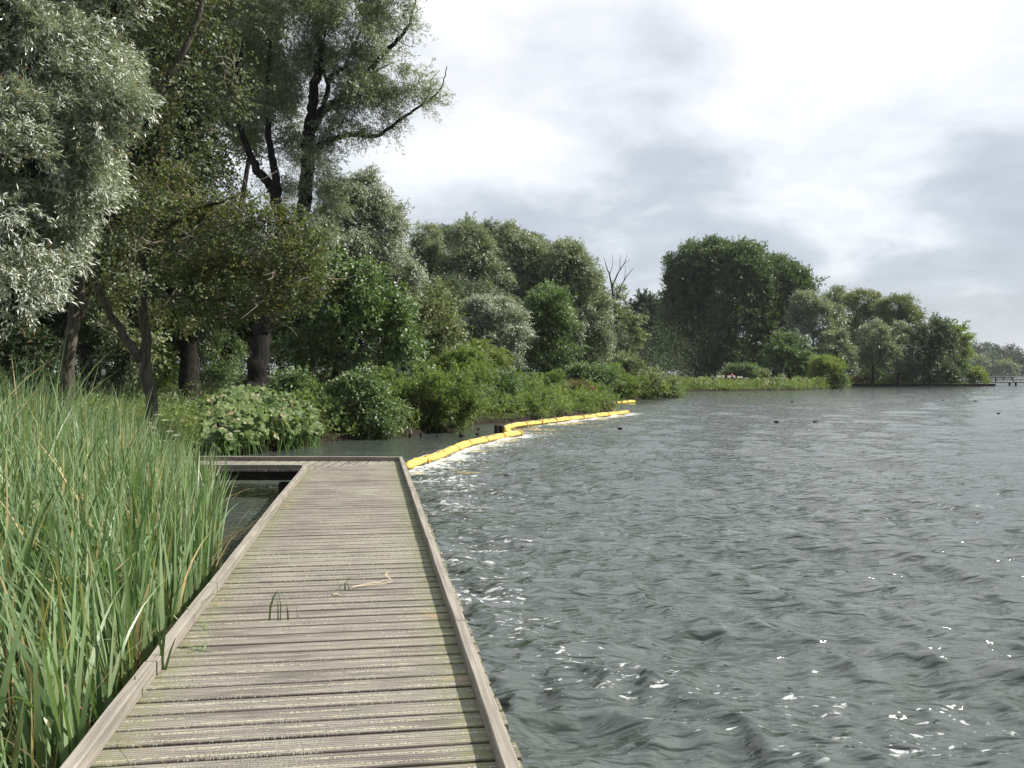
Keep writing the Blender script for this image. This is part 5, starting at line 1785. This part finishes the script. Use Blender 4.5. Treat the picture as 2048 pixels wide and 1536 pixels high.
M['stem_reed'] = simple('stem_reed', (0.12, 0.20, 0.06), 0.5, 0.2)
sprig('reed_sprout', 322, 1340, [([(0, 0, -.01), (.01, 0, .12), (.02, .01, .24), (.045, .01, .33)], .022, 0), ([(.01, 0, -.01), (.0, .01, .1), (-.02, .0, .2), (-.04, 0, .27)], .020, 0), ([(.02, 0, -.01), (.05, 0, .1), (.075, .01, .17)], .016, 0), ([(-.01, .01, 0), (-.0, 0, .1), (-.01, 0, .30)], .014, 0)],
      'upright dark green reed sprout growing through the deck against the left kerb', 'stem_reed')
sprig('reed_sprout', 272, 1392, [([(0, 0, 0), (-.01, .01, .06), (-.005, 0, .10)], .022, 0), ([(.03, 0, 0), (.034, 0, .045)], .010, 1), ([(0.01, 0, 0), (.03, 0, .04), (.045, 0, .02)], .012, 0)],
      'small broken reed sprout against the left kerb nearest the viewer')
sprig('reed_sprout', 556, 1240, [([(-.055, 0, 0), (-.05, 0, .08), (-.03, 0, .15), (0, 0, .19), (.03, .0, .13), (.10, 0, .075)], .014, 0), ([(0, 0, 0), (.0, 0, .08), (-.005, 0, .14)], .010, 0), ([(.015, 0, 0), (.017, 0, .10), (0, 0, .185)], .008, 0),
                                 ([(.065, 0, 0), (.062, 0, .06), (.05, 0, .10), (.0, 0, .10)], .012, 0), ([(-.055, 0, .07), (-.02, 0, .10), (.03, 0, .12)], .010, 1), ([(.13, 0, .01), (.12, 0, .06), (.11, .01, .12)], .006, 1)],
      'bent green reed sprout in the middle of the deck shaped like a small arch', 'stem_reed')
sprig('reed_scrap', 690, 1180, [([(-.09, .02, .02), (-.05, .03, .05), (0, .01, .04), (.03, 0, .09), (.04, .02, .11)], .012, 0), ([(0, 0, 0), (.0, 0, .05), (.01, .02, .06)], .012, 0), ([(.03, 0, 0), (.02, .0, .05), (.06, .04, .05)], .010, 0), ([(-.02, 0, 0), (-.05, .04, .01), (-.02, .02, .05)], .010, 0),
                                ([(.05, .02, .02), (.12, .09, .02), (.22, .17, .02), (.31, .26, .03)], .016, 1), ([(.06, .03, .02), (.16, .08, .02), (.27, .12, .02), (.33, .19, .02), (.30, .22, .03)], .015, 1), ([(.31, .24, .02), (.26, .30, .05), (.27, .36, .06), (.34, .42, .03)], .014, 1), ([(.3, .25, .02), (.36, .3, .01)], .007, 1)],
      'tangled reed scrap with a long bleached stalk lying on the deck', 'stem_reed')
sprig('reed_scrap', 400, 1262, [([(-.16, .22, .09), (-.08, .16, .06), (0, .1, .02), (.04, .03, .01), (.0, -.06, .012)], .010, 0), ([(-.12, .05, .01), (-.13, -.02, .02), (-.10, -.07, .01)], .016, 1), ([(-.2, .1, .07), (-.14, .07, .03), (-.12, .05, .01)], .008, 1)],
      'thin bent reed leaf lying over the deck near the left kerb', 'stem_reed')
sprig('reed_scrap', 405, 1300, [([(-.12, .03, .02), (-.04, .01, .01), (.05, -.04, .012), (.13, -.07, .01)], .014, 0), ([(0, .06, .012), (.01, 0, .014), (.012, -.07, .01)], .012, 0), ([(-.02, .02, .01), (-.06, -.06, .01), (.0, -.08, .012)], .008, 0)],
      'star shaped green reed scrap lying flat on the deck', 'stem_reed')
sprig('reed_scrap', 588, 1004, [([(-.06, 0, .01), (0, .03, .012), (.05, .06, .02)], .016, 1)], 'short pale stalk lying beside the bend of the left kerb', 'stem_reed')
sprig('reed_scrap', 672, 1191, [([(-.02, 0, .005), (.0, .015, .012), (.03, 0, .006)], .03, 1)], 'single curled brown leaf lying on the deck below the tangled scrap')

# ------------------------------------------------------------------ small things beyond
def far_pt(px, d):
    x = (px - 1024) / F * d
    return x, d, float(ground_z(np.array([x]), np.array([d]))[0])


def bench(px, d, label, rz=.1, w=1.75, sc=.6):
    x, y, z = far_pt(px, d)
    root = empty('park_bench', (x, y, z + .42), rz)
    root.scale = (sc,) * 3
    tag(root, label, 'bench', 'pale benches on the meadow')
    b = MB(); b.box((0, .16, .62), (w, .07, .50), 0, -.25); b.build('backrest', M['bench_wood'], root, world=False)
    b = MB(); b.box((0, -.12, .36), (w, .45, .07)); b.build('seat', M['bench_wood'], root, world=False)
    for s in (-.7, .7):
        b = MB(); b.box((s, -.1, .02), (.09, .42, .62)); b.build('leg', M['metal_dark'], root, world=False)


bench(1442, 118, 'leftmost and largest pale bench next to the litter bin on the meadow')
bench(1463, 119.6, 'pale bench on which the person in red sits')
bench(1480, 121, 'second smallest pale bench, just right of the seated person', sc=.42)
bench(1492, 126, 'rightmost small pale bench on the meadow', sc=.38)
x, y, z = far_pt(1426, 118)
root = empty('litter_bin', (x, y, z + .35))
root.scale = (.55,) * 3
tag(root, 'dark litter bin on a post left of the pale benches', 'bin')
b = MB(); b.tube([(0, 0, .15), (0, 0, .2), (0, 0, .92), (0, 0, .95)], [.2, .23, .25, .22], 12); b.build('body', M['metal_dark'], root, world=False)
b = MB(); b.tube([(0, 0, .96), (0, 0, 1.02), (0, 0, 1.06)], [.26, .26, .12], 12); b.build('lid', M['bench_wood'], root, world=False)
b = MB(); b.tube([(0, 0, -.2), (0, 0, .16)], .05, 8); b.build('post', M['metal_dark'], root, world=False)


def skin_figure(name, joints, edges, radii, mat, parent, lvl=2):
    me = bpy.data.meshes.new(name)
    me.from_pydata(joints, edges, [])
    o = bpy.data.objects.new(name, me)
    COL.objects.link(o)
    mo = o.modifiers.new('skin', 'SKIN')
    for i, r in enumerate(radii):
        me.skin_vertices[0].data[i].radius = (r, r) if not isinstance(r, tuple) else r
    me.skin_vertices[0].data[0].use_root = True
    sb = o.modifiers.new('sub', 'SUBSURF')
    sb.levels = sb.render_levels = lvl
    dg = bpy.context.evaluated_depsgraph_get()
    em = bpy.data.meshes.new_from_object(o.evaluated_get(dg))
    em.polygons.foreach_set('use_smooth', [True] * len(em.polygons))
    bpy.data.objects.remove(o)
    em.materials.clear()
    return put(name, em, parent, mat, world=False)


x, y, z = far_pt(1464, 119.3)
root = empty('person', (x, y, z + .38), .2)
root.scale = (.66,) * 3
tag(root, 'person in red top and dark trousers sitting on a bench on the meadow', 'person')
body_j = [(0, 0, .48), (0, .02, .70), (0, .03, .95), (0, .02, 1.07), (0, 0, 1.20), (0, -.01, 1.30),
          (.20, .02, .98), (.26, -.06, .74), (.12, -.26, .66), (.10, -.34, .65), (-.20, .02, .98), (-.26, -.06, .74), (-.12, -.26, .66), (-.10, -.34, .65),
          (.10, -.04, .47), (.13, -.44, .50), (.13, -.46, .08), (.13, -.58, .05), (-.10, -.04, .47), (-.13, -.44, .50), (-.13, -.44, .08), (-.13, -.57, .05)]
body_e = [(0, 1), (1, 2), (2, 3), (3, 4), (4, 5), (2, 6), (6, 7), (7, 8), (8, 9), (2, 10), (10, 11), (11, 12), (12, 13), (0, 14), (14, 15), (15, 16), (16, 17), (0, 18), (18, 19), (19, 20), (20, 21)]
body_r = [.15, .14, .15, .05, .09, .07, .065, .05, .038, .03, .065, .05, .038, .03, .085, .065, .045, .04, .085, .065, .045, .04]
skin_figure('body', body_j, body_e, body_r, M['skin'], root)
skin_figure('jacket', [(0, 0, .50), (0, .02, .70), (0, .03, .96), (.20, .02, .98), (.265, -.06, .74), (.14, -.24, .67), (-.20, .02, .98), (-.265, -.06, .74), (-.14, -.24, .67)],
            [(0, 1), (1, 2), (2, 3), (3, 4), (4, 5), (2, 6), (6, 7), (7, 8)], [.19, .185, .185, .085, .07, .055, .085, .07, .055], M['cloth_red'], root)
skin_figure('trousers', [(0, -.02, .47), (.10, -.06, .47), (.13, -.44, .50), (.13, -.46, .14), (-.10, -.06, .47), (-.13, -.44, .50), (-.13, -.44, .14)], [(0, 1), (1, 2), (2, 3), (0, 4), (4, 5), (5, 6)], [.16, .11, .085, .065, .11, .085, .065], M['cloth_dark'], root)
skin_figure('hair', [(0, .04, 1.18), (0, .03, 1.28), (0, .0, 1.35)], [(0, 1), (1, 2)], [.085, .10, .07], M['hair'], root)

# jetty along the water and footbridge
jr = empty('jetty', (*on(1690, 772)[:2], 0))
x0, x1 = (1688 - 1024) / F * 140, (1993 - 1024) / F * 139
tag(jr, 'long low dark wooden jetty along the foot of the far trees', 'jetty')
b = MB(); b.box(((x0 + x1) / 2, 140.2, .36), (x1 - x0, 1.8, .10)); b.build('deck', M['wood_far'], jr)
b = MB(); b.box(((x0 + x1) / 2, 139.2, .20), (x1 - x0 - .1, .12, .30)); b.build('beam', M['wood_wet'], jr)
for i in range(12):
    xx = x0 + .6 + (x1 - x0 - 1.2) * i / 11
    b = MB(); b.box((xx, 139.12, 0.0), (.18, .18, .78)); b.build('post', M['wood_wet'], jr)
fb = empty('footbridge', ((2030 - 1024) / F * 150, 150, 0))
tag(fb, 'flat dark footbridge on paired posts at the right edge of the photo', 'bridge')
bx0, bx1 = (1972 - 1024) / F * 150, (2300 - 1024) / F * 150
b = MB(); b.box(((bx0 + bx1) / 2, 150, .50), (bx1 - bx0, 1.5, .12)); b.build('deck', M['wood_far'], fb)
b = MB(); b.box(((bx0 + bx1) / 2, 149.3, .93), (bx1 - bx0, .10, .12)); b.build('handrail', M['wood_far'], fb)
for i in range(9):
    xx = bx0 + 1.2 + i * 2.9
    b = MB(); b.box((xx, 149.3, .74), (.12, .10, .36)); b.build('rail_post', M['wood_far'], fb)
for i in range(5):
    for dx in (0, 1.0):
        xx = bx0 + 3.6 + i * 5.2 + dx
        b = MB(); b.box((xx, 149.5, 0.0), (.24, .24, .96)); b.build('post', M['wood_wet'], fb)
rf = empty('landing_stage', ((2000 - 1024) / F * 290, 290, 0))
tag(rf, 'small brown landing stage standing in the water behind the footbridge', 'landing stage')
xx = (2003 - 1024) / F * 290
b = MB(); b.box((xx, 290, .55), (6.5, 3, .35)); b.build('deck', M['wood_far'], rf)
for dx in (-2.6, 0, 2.6):
    b = MB(); b.box((xx + dx, 288.7, .1), (.3, .3, 1.3)); b.build('post', M['wood_wet'], rf)

# pale marker post in the wood
x, y, z = far_pt(207, 27)
root = empty('marker_post', (x, y, z))
tag(root, 'thin pale post with white top standing in the shade of the wood', 'post')
zt = CAMZ - (738 - HOR) / F * 27
b = MB(); b.tube([(0, 0, -.3), (0, 0, zt - z - .18)], [.035, .035], 10); b.build('pole', M['bark_grey'], root, world=False)
b = MB(); b.tube([(0, 0, zt - z - .18), (0, 0, zt - z - .05), (0, 0, zt - z)], [.05, .055, .03], 10); b.build('cap', M['white_paint'], root, world=False)


# water birds
def make_coot():
    root = empty('coot', (0, 0, 0))
    b = MB()
    prof = [(-.20, .075, .012), (-.17, .07, .045), (-.10, .062, .085), (0, .055, .10), (.09, .06, .085), (.14, .085, .055), (.165, .125, .036), (.175, .165, .030), (.185, .19, .036), (.205, .20, .034), (.225, .195, .018), (.232, .193, .006)]
    b.tube([(x_, 0, z_) for x_, z_, r_ in prof], [r_ for x_, z_, r_ in prof], 10)
    b.build('body', M['feather_black'], root, sm=True, world=False)
    b = MB(); b.tube([(.222, 0, .205), (.235, 0, .195), (.265, 0, .185)], [.012, .012, .003], 7); b.build('bill', M['bill'], root, sm=True, world=False)
    return root


coot0 = make_coot()
coots = [(1240, 859, 2.9, 'dark coot on the water right of the second boom, nearest the bank'), (1553, 845, 2.6, 'dark coot with raised head swimming in the middle of the lake'), (1630, 845, .3, 'dark coot right of the one in the middle of the lake'),
         (1997, 828, .2, 'coot nearest the right edge of the photo'), (1826, 784, .3, 'far coot in the row below the jetty, left of the three middle ones'), (1871, 786, .2, 'far coot in the row below the jetty, below the dark broad tree'),
         (1886, 802, .1, 'far coot left of the white gull'), (1925, 810, 1.2, 'far coot just below the white gull'), (1951, 803, 3.0, 'far coot just right of the white gull'),
         (1968, 783, .4, 'far coot below the end of the jetty'), (1584, 804, 2.8, 'far coot in front of the round bush'), (1480, 790, .2, 'far coot off the meadow'), (1681, 783, 3.1, 'far coot close to the left end of the jetty'), (1800, 784, .1, 'far coot at the left of the row below the jetty')]
for i, (px, py, rz, lab) in enumerate(coots):
    if i == 0:
        o = coot0
    else:
        o = coot0.copy()
        COL.objects.link(o)
        for ch in coot0.children:
            c = ch.copy()
            c.parent = o
            COL.objects.link(c)
    p = on(px, py)
    o.location = (p[0], p[1], .0)
    o.rotation_euler = (0, 0, rz)
    o.scale = (.52,) * 3
    tag(o, lab, 'bird', 'coots on the lake')

gp = on(1937, 805)
root = empty('gull', (gp[0], gp[1], .45), .9)
root.scale = (.72,) * 3
root.rotation_euler = (math.radians(-24), math.radians(8), .9)
tag(root, 'white gull flying low over the water with spread wings near the jetty', 'bird')
b = MB()
b.tube([(-.22, 0, 0), (-.16, 0, .01), (0, 0, .02), (.12, 0, .03), (.18, 0, .045), (.215, 0, .045), (.235, 0, .04)], [.01, .04, .065, .055, .04, .035, .012], 10)
b.build('body', M['feather_white'], root, sm=True, world=False)
for s in (-1, 1):
    b = MB()
    vs, k = [], 0
    for t, c, z in ((.04, .17, .03), (.22, .17, .16), (.42, .13, .14), (.66, .02, .06)):
        x_ = .04 - max(0, t - .25) * .25
        vs += [(x_ + c * .4, s * t, z), (x_, s * t, z + .018), (x_ - c * .6, s * t, z), (x_, s * t, z - .008)]
    fs = []
    for i in range(3):
        for j in range(4):
            fs.append((i * 4 + j, i * 4 + (j + 1) % 4, i * 4 + 4 + (j + 1) % 4, i * 4 + 4 + j))
    fs += [(3, 2, 1, 0), (12, 13, 14, 15)]
    b.add(vs, fs)
    b.build('wing', M['feather_white'], root, sm=True, world=False)
b = MB(); b.tube([(.23, 0, .04), (.28, 0, .03)], [.012, .004], 6); b.build('bill', M['bill'], root, world=False)

import sys
sys.stderr.write('')

# thin summer haze over the lake
b = MB()
hx0, hx1, hy0, hy1, hz0, hz1 = -3300, 3300, -1200, 2800, -3.2, 60
b.add([(hx0, hy0, hz0), (hx1, hy0, hz0), (hx1, hy1, hz0), (hx0, hy1, hz0), (hx0, hy0, hz1), (hx1, hy0, hz1), (hx1, hy1, hz1), (hx0, hy1, hz1)],
      [(3, 2, 1, 0), (4, 5, 6, 7), (0, 1, 5, 4), (1, 2, 6, 5), (2, 3, 7, 6), (3, 0, 4, 7)])
hm, ht_, ho = new_mat('haze')
pv = nd(ht_, 'ShaderNodeVolumePrincipled')
pv.inputs['Color'].default_value = (0.86, 0.92, 1.0, 1)
pv.inputs['Density'].default_value = 0.00012
ht_.links.new(pv.outputs[0], ho.inputs['Volume'])
tag(b.build('haze', hm), 'thin pale haze over the lake', kind='stuff')
